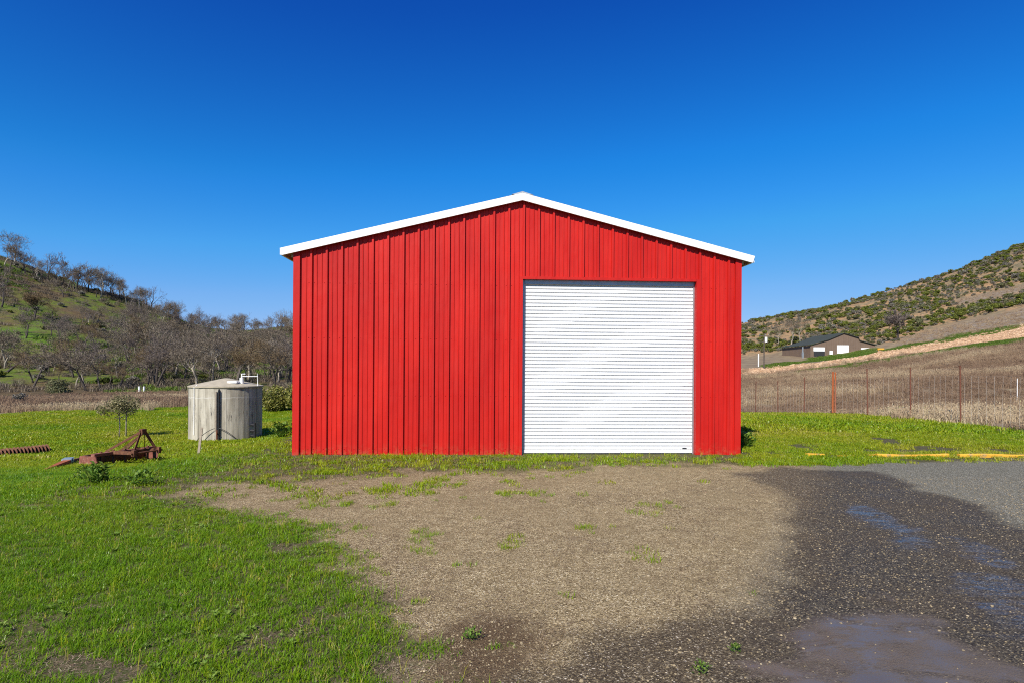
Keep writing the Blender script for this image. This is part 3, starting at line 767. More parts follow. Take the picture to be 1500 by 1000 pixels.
def drawbar():
    a = hit(62, 690); b = hit(128, 672)
    d = math.atan2(b[1] - a[1], b[0] - a[0]); ln = math.hypot(b[0] - a[0], b[1] - a[1])
    root = empty('steel_drawbar', a, d, 'long rusty orange drawbar with grey-blue clamp lying in the grass', 'farm implement')
    dz = b[2] - a[2]
    mb = MB(); mb.add([(0, -.03, .0), (0, .03, 0), (0, .03, .03), (0, -.03, .03), (ln * .5, -.09, dz * .5 + .02), (ln * .5, .09, dz * .5 + .02), (ln * .5, .09, dz * .5 + .13), (ln * .5, -.09, dz * .5 + .13)], [(0, 1, 2, 3), (7, 6, 5, 4), (0, 4, 5, 1), (1, 5, 6, 2), (2, 6, 7, 3), (3, 7, 4, 0)])
    mb.build('tongue', M['orangepost'], root)
    MB().bar((ln * .5, 0, dz * .5 + .08), (ln, 0, dz + .06), .09, .07).build('shaft', M['rust'], root)
    mb = MB(); mb.box((ln * .48, -.10, dz * .5 + .05), (ln * .54, .10, dz * .5 + .17)); mb.tube([(ln * .5, -.13, dz * .5 + .12), (ln * .5, .13, dz * .5 + .12)], .035, 8); mb.build('clamp', M['bluegrey'], root)
drawbar()
def stake():
    x, y, z = hit(290, 668)
    root = empty('wooden_stake', (x, y, z), 0, 'weathered leaning wooden stake in front of the concrete tank', 'stake')
    mb = MB(); mb.bar((0, 0, -.1), (.10, .03, .92), .075, .03, (0, 1, 0)); o = mb.build('stake_post', M['wood'], root)
stake()
def yellow_rail(x0, x1, py, label, h=.06):
    a = gz(x0, py); b = gz(x1, py - .5); d = math.atan2(b[1] - a[1], b[0] - a[0]); ln = math.hypot(b[0] - a[0], b[1] - a[1])
    m = MB(); n = max(2, int(ln / .25)); w = .04
    prof = [(-w, -.02), (w, -.02), (w, h * .75), (w * .6, h), (-w * .6, h), (-w, h * .75)]
    for i in range(n + 1):
        wob = .012 * math.sin(i * 1.7 + x0) ; t = ln * i / n
        for yy, zz in prof: m.v.append((t, yy + wob, zz + .012 * math.sin(i * .9 + x0 * .3)))
    k = len(prof)
    for i in range(n):
        for j in range(k): m.f.append((i * k + j, i * k + (j + 1) % k, (i + 1) * k + (j + 1) % k, (i + 1) * k + j)); m.mi.append(0)
    m.f.append(tuple(range(k))); m.f.append(tuple(n * k + j for j in reversed(range(k)))); m.mi += [0, 0]
    o = m.build('timber_rail', M['yellow'], None, loc=(a[0], a[1], T1(*a)), rot=(0, 0, d))
    tag(o, label, 'rail', 'yellow painted rails edging the paving')
yellow_rail(1182, 1206, 668, 'short stub of yellow rail nearest the red barn')
yellow_rail(1228, 1282, 668.5, 'weathered broken yellow rail sunk in the grass', .035)
yellow_rail(1284, 1388, 668.3, 'long bright yellow rail lying along the paving edge')
yellow_rail(1404, 1580, 668.3, 'yellow rail furthest from the red barn along the paving edge')

# ------------------------------------------------------------------ wire fence
FX = 15.4
post_y = [16.8, 19.5, 21.95, 24.6, 27.2, 29.95, 32.9, 35.9, 38.8, 41.7]
tops = []
for i, yy in enumerate(post_y):
    z = T1(FX, yy)
    if abs(yy - 27.2) < .1:
        root = empty('fence_brace_post', (FX, yy, z), 0, 'thick doubled orange-rust fence post', 'fence post', 'posts of the wire fence')
        for dx, r in ((-.05, .045), (.075, .035)):
            MB().tube([(dx, 0, -.3), (dx, 0, 2.12 - abs(dx))], r, 10).build('pipe', M['orangepost'], root)
    else:
        lab = {0: 'rusty fence post nearest of all, by the photo edge', 1: 'tallest rusty fence post, the nearest in view', 2: 'slim rusty fence post, second nearest in view', 3: 'slim rusty fence post just nearer than the doubled post', 5: 'slim rusty fence post just beyond the doubled post', 6: 'slim rusty fence post second beyond the doubled post', 7: 'farthest visible fence post, beside the red barn corner', 8: 'rusty fence post just behind the red barn corner', 9: 'last rusty fence post, far behind the red barn'}[i]
        root = empty('fence_post', (FX, yy, z), random.uniform(-.2, .2), lab, 'fence post', 'posts of the wire fence')
        root.rotation_euler = (random.uniform(-.015, .015), random.uniform(-.02, .02), root.rotation_euler[2])
        mb = MB(); w, t = .045, .008; h = 2.05 + random.uniform(-.08, .08)
        mb.box((-w / 2, -t / 2, -.3), (w / 2, t / 2, h)); mb.box((-t / 2, t / 2 + .0005, -.3), (t / 2, w, h))
        mb.build('t_bar', M['rustpost'], root)
        mb = MB(); mb.box((-.03, -.012, h), (.03, .05, h + .02)); mb.build('post_cap', M['rustpost'], root)
for i in range(len(post_y) - 1):
    y0, y1 = post_y[i], post_y[i + 1]; z0, z1 = T1(FX, y0), T1(FX, y1)
    mb = MB(); r = .0019
    for h in (.05, .25, .45, .65, .85, 1.05, 1.25, 1.45, 1.65, 1.9):
        pts = [(FX, y0 + (y1 - y0) * t, z0 + (z1 - z0) * t + h - .012 * math.sin(math.pi * t)) for t in (0, .25, .5, .75, 1)]
        mb.tube(pts, r * .8, 3, False)
    nv = 9
    for j in range(nv):
        t = (j + .5) / nv; yy = y0 + (y1 - y0) * t; zz = z0 + (z1 - z0) * t; j0 = random.uniform(-.02, .02)
        mb.tube([(FX + .004, yy, zz + .05), (FX + .004, yy + j0, zz + 1.65)], r * 1.25, 3, False)
    o = mb.build('fence_netting', M['wire'])
    tag(o, ['woven wire netting in the bay nearest the camera', 'woven wire netting between the tallest post and the next', 'woven wire netting in the third bay of the fence', 'woven wire netting on the near flank of the doubled post', 'woven wire netting on the far flank of the doubled post', 'woven wire netting in the second bay past the doubled post', 'woven wire netting in the bay beside the red barn corner', 'woven wire netting running on behind the red barn', 'last bay of woven wire netting behind the barn'][i], 'wire fence', 'bays of woven wire fence')
def marker():
    x, y, z = hit(1490, 590)
    mb = MB(); mb.tube([(0, 0, -.1), (0, 0, 1.75)], .022, 6); mb.box((-.06, -.02, -.05), (.06, .02, .28))
    tag(mb.build('marker_stake', M['whitepipe'], None, loc=(x, y, z)), 'thin white marker stake standing in the dry field', 'stake')
marker()

# ------------------------------------------------------------------ brown metal barn on the far rise
SX = 1.4
def far_barn():
    a = hit(1187, 524); zb = a[2] - .2
    D = a[1]; xl = a[0]
    xr = at(1281, 517, D + 4)[0]
    w = xr - xl
    root = empty('brown_metal_barn', (xl, D, zb), 0, 'brown metal barn with dark green roof on the far rise', 'barn')
    px2m = D / FPX
    H = lambda py, px: (at(px, py, D)[2] - zb)
    # front outline: lean-to, raised centre gable, lean-to
    P = lambda px, py: (at(px, py, D)[0] - xl, at(px, py, D)[2] - zb)
    prof = [P(1187, 505.6), P(1213, 497.6), P(1235.5, 488.3), P(1257, 494.8), P(1258.5, 499), P(1281.5, 505.8)]
    w = prof[-1][0]; zl = prof[0][1]
    prof[0] = (0, zl)
    Ld = 18
    n = len(prof)
    mb = MB(); vs = [(0, 0, 0), (w, 0, 0)] + [(u, 0, z) for u, z in reversed(prof)]
    mb.add(vs, [tuple(range(len(vs)))]); mb.build('front_wall', M['brownsteel'], root)
    # front sheeting ribs
    mb = MB(); u = .4
    us = np.array([p[0] for p in prof]); zs = np.array([p[1] for p in prof])
    while u < w - .2:
        mb.box((u - .04, -.05, 0), (u + .04, -.002, float(np.interp(u, us, zs)) - .12)); u += .62
    tag(mb.build('sheet_ribs', M['brownsteel'], root), kind='stuff')
    MB().add([(0, 0, 0), (0, 0, zl), (SX, Ld, zl - .1), (SX, Ld, 0)], [(0, 1, 2, 3)]).build('side_wall', M['brownsteel'], root)
    mb = MB(); u = .03
    while u < 1:
        q = (SX * u, Ld * u); mb.tube([(q[0] - .03, q[1], 0), (q[0] - .03, q[1], zl - .15)], .045, 4); u += .026
    tag(mb.build('sheet_ribs', M['brownsteel'], root), kind='stuff')
    sh = (SX, Ld)
    for i in range(n - 1):
        (u0, q0), (u1, q1) = prof[i], prof[i + 1]
        e = -.35 if i == 0 else 0; e1 = .35 if i == n - 2 else 0
        mb = MB(); vs = []
        for dz in (.02, .16):
            vs += [(u0 + e, -.35, q0 + dz), (u1 + e1, -.35, q1 + dz), (u1 + e1 + sh[0], sh[1], q1 + dz), (u0 + e + sh[0], sh[1], q0 + dz)]
        mb.add(vs, [(3, 2, 1, 0), (4, 5, 6, 7), (0, 1, 5, 4), (1, 2, 6, 5), (2, 3, 7, 6), (3, 0, 4, 7)])
        r = mb.build('roof_slope', M['greenroof'], root)
    def rect(x0, y0, x1, y1, name, m, dp=.06, parent=root):
        A, B = at(x0, y1, D), at(x1, y0, D)
        u0, u1 = (A[0] - xl), (B[0] - xl)
        return MB().box((u0, -dp, max(.02, A[2] - zb)), (u1, -.003, B[2] - zb)).build(name, m, parent)
    rect(1192, 513.5, 1208, 521.5, 'bay_shade_panel', M['dark'], .055)  # dark panel on the solid wall, painted as the shade of an open bay
    rect(1191.5, 508.5, 1208, 514, 'roll_up_door', M['white'], .09)
    rect(1226, 505.5, 1243, 517.5, 'roll_up_door', M['white'], .09)
    rect(1261, 509.5, 1276, 514.5, 'roll_up_door', M['white'], .09)
    rect(1215, 513.5, 1219.5, 519, 'walk_door', M['white'], .1)
    mb = MB(); mb.tube([(-.9, 2.0, 0), (-.9, 2.0, zl - .3)], .16, 8); mb.box((-1.2, 1.7, 0), (-.75, 2.0, zl * .5)); mb.build('downpipe', M['galv'], root)
far_barn()
def utility_pole():
    x, y, z = hit(1119, 541)
    top = at(1119, 489, y)[2] - z
    root = empty('utility_pole', (x, y, z), 0, 'grey wooden utility pole with transformer near the brown barn', 'utility pole')
    MB().tube([(0, 0, -.5), (.02, 0, top)], [.14, .10], 8).build('pole', M['bark'], root)
    MB().bar((-.9, 0, top - .35), (.9, 0, top - .35), .1, .12).build('cross_arm', M['bark'], root)
    MB().tube([(.32, -.1, top - 1.5), (.32, -.1, top - .6)], .22, 10).build('transformer', M['white'], root)
    for xx in (-.8, 0.25, .8): MB().tube([(xx, 0, top - .29), (xx, 0, top - .1)], .045, 6).build('insulator', M['galv'], root)
    x, y, z = hit(1111, 537)
    MBo = MB().tube([(0, 0, -.2), (0, 0, 2.6)], .11, 8).build('vent_post', M['whitepipe'], None, loc=(x, y, z))
    tag(MBo, 'short white post beside the utility pole', 'post')
    x, y, z = hit(1459, 380)
    o = MB().tube([(0, 0, -.4), (.05, 0, 3.2)], .06, 5).build('survey_pole', M['bark'], None, loc=(x, y, z)); tag(o, 'thin bare pole standing on the scrubby hill crest', 'pole')
    x, y, z = hit(1290, 513)
    mb = MB(); mb.box((-.75, -.2, .15), (.75, .2, .55)); mb.box((-.7, -.15, 0), (-.55, .15, .15)); mb.box((.55, -.15, 0), (.7, .15, .15))
    tag(mb.build('yellow_barrier', M['yellow'], None, loc=(x, y, z)), 'small yellow barrier beside the dirt road by the brown barn', 'barrier')
    for px, lab in ((204, 'white stub post under the trees, nearer the meadow edge bush'), (211, 'white stub post under the trees, nearer the concrete tank')):
        x, y, z = hit(px, 573)
        tag(MB().tube([(0, 0, -.2), (0, 0, .75)], .13, 8).build('stub_post', M['whitepipe'], None, loc=(x, y, z)), lab, 'post')
utility_pole()

# ------------------------------------------------------------------ trees and shrubs
def grow(tr, tw, p, d, ln, r, lev, rr, maxlev, spread, up, twr):
    d = d.normalized(); pts = [p.copy()]; rad = [r]; n = 4 if lev < 2 else 3
    for i in range(n):
        d = (d + Vector((rr.gauss(0, 1), rr.gauss(0, 1), rr.gauss(0, 1))) * (.11 if lev == 0 else .22) + Vector((0, 0, up * .10))).normalized()
        p = p + d * ln / n; pts.append(p.copy()); rad.append(r * (1 - .45 * (i + 1) / n))
    if lev < 3: tr.tube(pts, rad, 7 if lev == 0 else 5, True)
    else:
        for a, b in zip(pts[:-1], pts[1:]):
            s = (b - a).cross(Vector((rr.gauss(0, 1), rr.gauss(0, 1), rr.gauss(0, 1))))
            s = s.normalized() * max(rad[1], twr) * .9 if s.length > 1e-6 else Vector((.02, 0, 0))
            tw.add([a - s, a + s, b + s * .7, b - s * .7], [(0, 1, 2, 3)])
    if lev >= maxlev: return
    k = {0: rr.randint(3, 5), 1: rr.randint(3, 5), 2: rr.randint(4, 5), 3: rr.randint(3, 5)}.get(lev, 3)
    for i in range(k):
        t = rr.uniform(.35, 1.0) if lev else rr.uniform(.55, 1.0)
        if i == 0: t = 1.0
        j = min(int(t * n), n - 1); q = pts[j].lerp(pts[j + 1], t * n - j) if j < n else pts[-1]
        side = Vector((rr.gauss(0, 1), rr.gauss(0, 1), rr.gauss(.15, .6))); side = (side - d * side.dot(d)).normalized()
        nd = (d * math.cos(spread) + side * math.sin(spread) * rr.uniform(.7, 1.25)).normalized()
        grow(tr, tw, q, nd, ln * rr.uniform(.55, .8), rad[-1] * rr.uniform(.6, .85), lev + 1, rr, maxlev, spread, up, twr)
def dead_tree_meshes(seed, h=7.5, bark='bark', twig='twig', lean=.08, spread=.75, up=.6, maxlev=5, twr=.02, stems=1):
    rr = random.Random(seed); tr, tw = MB(), MB()
    for s in range(stems):
        d = Vector((rr.gauss(0, lean) + (.3 * (s - (stems - 1) / 2)), rr.gauss(0, lean), 1))
        grow(tr, tw, Vector((.12 * s, 0, -.3)), d, h * .42, h * .018 + .045, 0, rr, maxlev, spread, up, twr)
    zmax = max(v[2] for v in tw.v)
    f = h / zmax
    for q in (tr, tw): q.v = [(a * f, b * f, c * f) for a, b, c in q.v]
    return tr.mesh('trunk', M[bark], True), tw.mesh('crown', M[twig])
def leaf_cloud(mb, rr, n, cx, cy, cz, rx, ry, rz, size, low=-.6):
    lobes = [(rr.gauss(0, .5), rr.gauss(0, .5), rr.uniform(-.1, .6), rr.uniform(.45, .75)) for _ in range(7)]
    for i in range(n):
        L = rr.choice(lobes); a = Vector((rr.gauss(0, 1), rr.gauss(0, 1), rr.gauss(0, 1))).normalized() * L[3] * rr.uniform(.55, 1.05)
        q = Vector((L[0] + a.x, L[1] + a.y, max(low, L[2] + a.z)))
        p = Vector((cx + q.x * rx, cy + q.y * ry, cz + q.z * rz))
        nrm = (a + Vector((rr.gauss(0, .6), rr.gauss(0, .6), rr.gauss(.3, .6)))).normalized(); u = nrm.orthogonal().normalized(); u = (Matrix.Rotation(rr.uniform(0, 6.28), 3, nrm) @ u); w = nrm.cross(u)
        s = size * rr.uniform(.6, 1.4)
        mb.add([p - u * s, p - w * s * .5, p + u * s, p + w * s * .5], [(0, 1, 2, 3)])
def shrub_meshes(seed, leaf, n=420, size=.13, rx=1.1, rz=.8, full=False):
    rr = random.Random(seed); lf, st = MB(), MB()
    if full: leaf_cloud(lf, rr, n, 0, 0, rz * .22, rx * .7, rx * .7, rz * .45, size, -.5)
    leaf_cloud(lf, rr, n, 0, 0, rz * .62, rx * .62, rx * .62, rz * .62, size)
    for i in range(7):
        a = rr.uniform(0, 6.28); q = Vector((math.cos(a), math.sin(a), 0)) * rx * rr.uniform(.2, .7)
        st.tube([(0, 0, -.15), q * .5 + Vector((0, 0, rz * .5)), q + Vector((0, 0, rz * rr.uniform(.8, 1.2)))], [.04, .025, .008], 4, False)
    return st.mesh('stem', M['bark']), lf.mesh('foliage', M[leaf])
class Kind:
    """a plant kind: part meshes, copied per individual"""
    def __init__(s, name, parts): s.name, s.parts = name, parts
    def put(s, x, y, z, rz, sc, label, cat, group=None, tilt=(0, 0)):
        o = empty(s.name, (x, y, z), rz, label, cat, group); o.scale = (sc, sc, sc) if not isinstance(sc, tuple) else sc
        o.rotation_euler = (tilt[0], tilt[1], rz)
        for nm, me in s.parts: link(nm, me, o)
        return o
dead = []
for i in range(9):
    bark = ['bark', 'barkdark', 'barkpale', 'bark', 'barkdark', 'bark', 'barkpale', 'bark', 'barkdark'][i]
    tw = ['twig', 'twigpurple', 'twig', 'twigred', 'twig', 'twigpurple', 'twig', 'twigred', 'twig'][i]
    dead.append(Kind('bare_oak_tree', list(zip(('trunk', 'crown'), dead_tree_meshes(100 + i, 7.5 + (i % 3), bark, tw, (.05, .12, .08)[i % 3], .55 + .08 * (i % 3), .8, 5, .020)))))
snag = Kind('charred_tree', list(zip(('trunk', 'crown'), dead_tree_meshes(301, 9, 'barkdark', 'twigpurple', .06, .45, .9, 4, .03))))
bushtree = Kind('bare_oak_tree', list(zip(('trunk', 'crown'), dead_tree_meshes(330, 7, 'barkdark', 'twigred', .1, .5, 1.0, 5, .03, 2))))
TREEPT = []
ORD = 'first second third fourth fifth sixth seventh eighth ninth tenth eleventh twelfth thirteenth fourteenth fifteenth sixteenth seventeenth eighteenth nineteenth twentieth'.split()
ORD += ['twenty-' + w for w in ORD[:9]] + ['thirtieth'] + ['thirty-' + w for w in ORD[:9]]
def put_tree(kind, px, py, sc, label, group, rz=None, tilt=(0, 0), cat='tree'):
    x, y, z = hit(px, py); TREEPT.append((x, y))
    return kind.put(x, y, z, random.uniform(0, 6.28) if rz is None else rz, sc, label, cat, group, tilt)
# particular trees one can point to
put_tree(dead[2], 22, 391, 1.25, 'large pale-trunked bare oak highest on the wooded ridge', 'trees on the ridge')
put_tree(snag, 70, 413, 1.2, 'tall thin charred tree leaning on the ridge skyline', 'trees on the ridge', 0.4, (0, R(9)))
put_tree(snag, 49, 402, .8, 'short leaning charred trunk beside the big ridge oak', 'trees on the ridge', 2.4, (0, R(22)))
put_tree(bushtree, 50, 471, 1.15, 'dark forked tree with brown crown alone on the green slope', 'trees on the slope')
put_tree(dead[1], 2, 452, 1.2, 'dark tree at the photo edge on the green slope', 'trees on the slope')
put_tree(dead[4], 8, 546, 1.0, 'leaning dark tree low on the slope at the photo edge', 'trees on the slope', 1.0, (R(3), R(24)))
put_tree(dead[8], 228, 562, 1.1, 'crooked dark-trunked tree at the slope foot near the tank', 'trees on the slope', .5, (0, R(-8)))
put_tree(dead[0], 214, 451, 1.0, 'lone open-branched oak at the end of the steep ridge', 'trees on the ridge')
put_tree(dead[5], 147, 571, .95, 'wide bare oak at the meadow edge below the slope', 'trees on the slope')
# ridge line
rg = np.array([(0, 388), (40, 402), (70, 413), (130, 428), (190, 443), (222, 458)])
for nth, px in enumerate([6, 14, 31, 38, 57, 63, 80, 86, 92, 98, 103, 109, 114, 119, 125, 130, 136, 141, 147, 152, 158, 163, 169, 175, 180, 186, 191, 197, 203, 220]):
    py = float(np.interp(px, rg[:, 0], rg[:, 1])) + random.uniform(-1, 6)
    put_tree(random.choice(dead), px, py, random.uniform(.7, 1.15), ORD[nth] + ' plain grey-brown oak down the steep ridge skyline from the photo edge', 'bare oaks along the ridge skyline')
rg2 = np.array([(225, 462), (262, 477), (310, 489), (350, 491), (400, 483), (430, 479)])
for nth, px in enumerate(np.arange(230, 436, 6.3)):
    py = float(np.interp(px, rg2[:, 0], rg2[:, 1])) + random.uniform(-1, 7)
    put_tree(random.choice(dead), px + random.uniform(-2, 2), py, random.uniform(.7, 1.0), ORD[nth] + ' small oak along the saddle skyline, counted from the steep ridge', 'bare oaks on the saddle skyline')
# the steep slope
for i in range(72):
    px = random.uniform(0, 235); lo = float(np.interp(px, rg[:, 0], rg[:, 1])) + 16
    py = lo + (572 - lo) * random.random() ** .8
    if px < 90 and 425 < py < 490 and random.random() < .85: continue
    put_tree(random.choice(dead), px, py, random.uniform(.45, .85), 'bare grey-brown oak scattered over the steep slope', 'bare oaks on the steep slope')
# the thicket in the hollow behind the tank
for i in range(130):
    px = random.uniform(185, 440); lo = float(np.interp(px, rg2[:, 0], rg2[:, 1])) + 8
    py = lo + (568 - lo) * random.random()
    put_tree(random.choice(dead), px, py, random.uniform(.75, 1.1), 'bare twiggy oak in the thicket filling the hollow behind the tank', 'bare oaks in the hollow')
# bushes
bush = [Kind('shrub', list(zip(('stem', 'foliage'), shrub_meshes(500 + i, ['leafshrub', 'leafshrub', 'leafolive', 'leafgrey', 'leafshrub'][i], 380, .17, 1.25, 1.0)))) for i in range(5)]
big = Kind('leafy_bush', list(zip(('stem', 'foliage'), shrub_meshes(520, 'leafgold', 2600, .075, 1.5, 1.6, True))))
for px, py, sc, lab in ((405, 603, 1.0, 'golden-green leafy bush between the tank and the red barn'), (436, 601, 1.1, 'golden-green bush partly hidden behind the red barn'), (378, 596, .8, 'low golden-green bush half hidden behind the tank')):
    put_tree(big, px, py, sc, lab, 'bushes behind the tank', cat='bush')
gb = Kind('leafy_bush', list(zip(('stem', 'foliage'), shrub_meshes(521, 'leafolive', 1500, .12, 2.2, 1.9, True))))
put_tree(gb, 79, 578, .95, 'round grey-green bush at the meadow edge under the slope', None, cat='bush')
gb2 = Kind('leafy_bush', list(zip(('stem', 'foliage'), shrub_meshes(522, 'leafgrey', 300, .10, .8, .9))))
put_tree(gb2, 27, 591, .9, 'small dark tuft of a bush in the dry meadow', None, cat='bush')
# young olive-like tree by the scraper
def young_tree():
    x, y, z = hit(181, 641); rr = random.Random(5)
    root = empty('young_tree', (x, y, z), 0, 'small sparse young tree with pale stems behind the box scraper', 'tree')
    tr = MB()
    for dx, dy in ((-.18, 0), (.08, .05)):
        tr.tube([(dx, dy, -.1), (dx * .9, dy, .6), (dx * 1.2, dy, 1.15)], [.028, .024, .015], 6)
        for i in range(12):
            a = rr.uniform(0, 6.28); b = Vector((math.cos(a), math.sin(a), rr.uniform(.1, .7))) * rr.uniform(.4, .8); s = Vector((dx, dy, rr.uniform(.75, 1.15)))
            tr.tube([s, s + b * .5 + Vector((0, 0, .05)), s + b], [.012, .008, .003], 4, False)
    tr.build('trunk', M['barkpale'], root, True)
    lf = MB(); leaf_cloud(lf, rr, 1300, -.22, 0, 1.22, .44, .42, .48, .036, -1.2); leaf_cloud(lf, rr, 1700, .18, .05, 1.32, .50, .46, .52, .036, -1.2); lf.build('crown', M['leafsilver'], root)
young_tree()
# trees by the brown barn
rt = Kind('bare_tree', list(zip(('trunk', 'crown'), dead_tree_meshes(701, 7.6, 'barkdark', 'twigpurple', .03, .42, .8, 5, .05, 2))))
put_tree(rt, 1316, 499, 1.15, 'round-crowned bare purple-brown tree above the brown barn', None)
for px, py, sc, lab in ((1158, 507, 1.0, 'spreading bare grey tree just behind the brown barn roof'), (1172, 503, .85, 'bare grey tree overlapping the brown barn roof end'), (1140, 506, .7, 'bare grey tree between the utility pole and the brown barn')):
    put_tree(dead[2], px, py, sc, lab, 'bare trees behind the brown barn')

# chaparral on the far hill: the largest ones single, the rest as scrub
cand = []
while len(cand) < 2100:
    n = 4000; x = rng.uniform(15, 330, n); y = rng.uniform(130, 310, n)
    ok = (x / y * FPX + 750 > 1070) & (x / y * FPX + 750 < 1850) & (sdf(POLY_RHILL, x, y) > 2) & (np.maximum(sdf(POLY_BAND, x, y), sdf(POLY_TRACK, x, y)) < -1) & (fbm(x / 20, y / 20, 77, 3) > .40)
    cand += list(zip(x[ok], y[ok]))
cand = np.array(cand[:2100]); cz = T(cand[:, 0], cand[:, 1])
vis = cand[:, 0] / cand[:, 1] * FPX + 750 < 1520
order = np.argsort(np.where(vis, cand[:, 1], 9999))
for i in order[:270]:
    s = random.choice([0, 0, 1, 1, 4, 4, 2])
    bush[s].put(cand[i, 0], cand[i, 1], cz[i] - .05, random.uniform(0, 6.28), random.uniform(.6, 1.35), 'rounded green chaparral shrub on the dry far hill', 'shrub', 'chaparral shrubs on the far hill')

# ------------------------------------------------------------------ scatter: one object of uncountable cover, tufts placed by geometry nodes
def scatter(name, pts, variants, label, cat, scl, tint=None, zsc=None, flat=None):
    """pts n x 3; variants: meshes; scl: per point size"""
    n = len(pts)
    me = bpy.data.meshes.new(name); me.vertices.add(n); me.vertices.foreach_set('co', np.asarray(pts, float).ravel())
    def A(nm, v, t='FLOAT'):
        a = me.attributes.new(nm, t, 'POINT'); a.data.foreach_set('value', v)
    A('scl', np.asarray(scl, np.float32)); A('rot', rng.uniform(0, 6.283, n).astype(np.float32)); A('pick', rng.integers(0, len(variants), n).astype(np.int32), 'INT')
    A('tint', (rng.uniform(0, 1, n) if tint is None else np.clip(tint, 0, 1)).astype(np.float32))
    A('tall', (rng.uniform(.75, 1.25, n) if zsc is None else zsc).astype(np.float32))
    o = link(name, me); tag(o, label, cat, kind='stuff')
    ng = bpy.data.node_groups.new(name, 'GeometryNodeTree')
    ng.interface.new_socket('Geometry', in_out='INPUT', socket_type='NodeSocketGeometry'); ng.interface.new_socket('Geometry', in_out='OUTPUT', socket_type='NodeSocketGeometry')
    nn, ll = ng.nodes, ng.links
    gi, go = nn.new('NodeGroupInput'), nn.new('NodeGroupOutput'); j = nn.new('GeometryNodeJoinGeometry'); iop = nn.new('GeometryNodeInstanceOnPoints')
    for k, vm in enumerate(variants):
        vo = bpy.data.objects.get(vm.name + '_source') or bpy.data.objects.new(vm.name + '_source', vm)
        oi = nn.new('GeometryNodeObjectInfo'); oi.inputs['Object'].default_value = vo; oi.inputs['As Instance'].default_value = False
        g2i = nn.new('GeometryNodeGeometryToInstance'); ll.new(oi.outputs['Geometry'], g2i.inputs[0]); ll.new(g2i.outputs[0], j.inputs[0])
    def NA(nm, t):
        q = nn.new('GeometryNodeInputNamedAttribute'); q.data_type = t; q.inputs[0].default_value = nm; return q.outputs['Attribute']
    cx = nn.new('ShaderNodeCombineXYZ'); ll.new(NA('rot', 'FLOAT'), cx.inputs[2])
    sx = nn.new('ShaderNodeCombineXYZ'); sc = NA('scl', 'FLOAT'); ml = nn.new('ShaderNodeMath'); ml.operation = 'MULTIPLY'; ll.new(sc, ml.inputs[0]); ll.new(NA('tall', 'FLOAT'), ml.inputs[1])
    ll.new(sc, sx.inputs[0]); ll.new(sc, sx.inputs[1]); ll.new(ml.outputs[0], sx.inputs[2])
    ll.new(gi.outputs[0], iop.inputs['Points']); ll.new(j.outputs[0], iop.inputs['Instance']); iop.inputs['Pick Instance'].default_value = True
    ll.new(NA('pick', 'INT'), iop.inputs['Instance Index']); ll.new(cx.outputs[0], iop.inputs['Rotation']); ll.new(sx.outputs[0], iop.inputs['Scale'])
    ll.new(iop.outputs[0], go.inputs[0])
    md = o.modifiers.new('scatter', 'NODES'); md.node_group = ng
    return o
def tuft(name, seed, n, foot, h, w, material, curl=.5, seg=2, head=None):
    rr = random.Random(seed); mb = MB()
    for i in range(n):
        a, r = rr.uniform(0, 6.28), foot * math.sqrt(rr.random()); p = Vector((r * math.cos(a), r * math.sin(a), -.01))
        b = rr.uniform(0, 6.28); d = Vector((math.cos(b), math.sin(b), 0)); side = Vector((-d.y, d.x, 0)) * w * rr.uniform(.6, 1.3) * .5
        H = h * rr.uniform(.45, 1.15); cu = curl * rr.uniform(.2, 1.3) * H
        q1 = p + d * cu * .3 + Vector((0, 0, H * .6)); q2 = p + d * cu + Vector((0, 0, H * rr.uniform(.8, 1.0)))
        mb.add([p - side, p + side, q1 + side * .8, q1 - side * .8, q2], [(0, 1, 2, 3), (3, 2, 4)])
        if head and rr.random() < head:
            s = side * 2.2; mb.add([q2 - s, q2 + s, q2 + Vector((0, 0, H * .12)) + s * .4, q2 + Vector((0, 0, H * .12)) - s * .4], [(0, 1, 2, 3)])
    return mb.mesh(name, material)
M['grass'] = leafmat('lawn_blades', [(0, (.06, .16, .005)), (.3, (.16, .30, .007)), (.62, (.28, .345, .009)), (.86, (.40, .385, .025)), (1, (.46, .38, .15))], .42, .36, attr='tint')
M['dryg'] = leafmat('dry_stalks', [(0, (.17, .105, .065)), (.35, (.27, .18, .11)), (.6, (.39, .29, .175)), (.85, (.52, .42, .26)), (1, (.26, .28, .05))], .2, .8, attr='tint')
near_t = [tuft('lawn_tuft_a%d' % i, 40 + i, 16, .045, .05, .0045, M['grass'], .9) for i in range(5)]
mid_t = [tuft('lawn_tuft_b%d' % i, 50 + i, 34, .10, .06, .0085, M['grass'], .9) for i in range(5)]
far_t = [tuft('lawn_tuft_c%d' % i, 60 + i, 60, .30, .085, .020, M['grass'], .8) for i in range(5)]
dry_t = [tuft('dry_tuft_%d' % i, 70 + i, 46, .30, .62, .016, M['dryg'], .35, head=.5) for i in range(5)]
inbarn = lambda x, y: (x > -4.45) & (x < 4.8) & (y > 11.33 + .0493 * (x + 4.38)) & (y < 24.3)
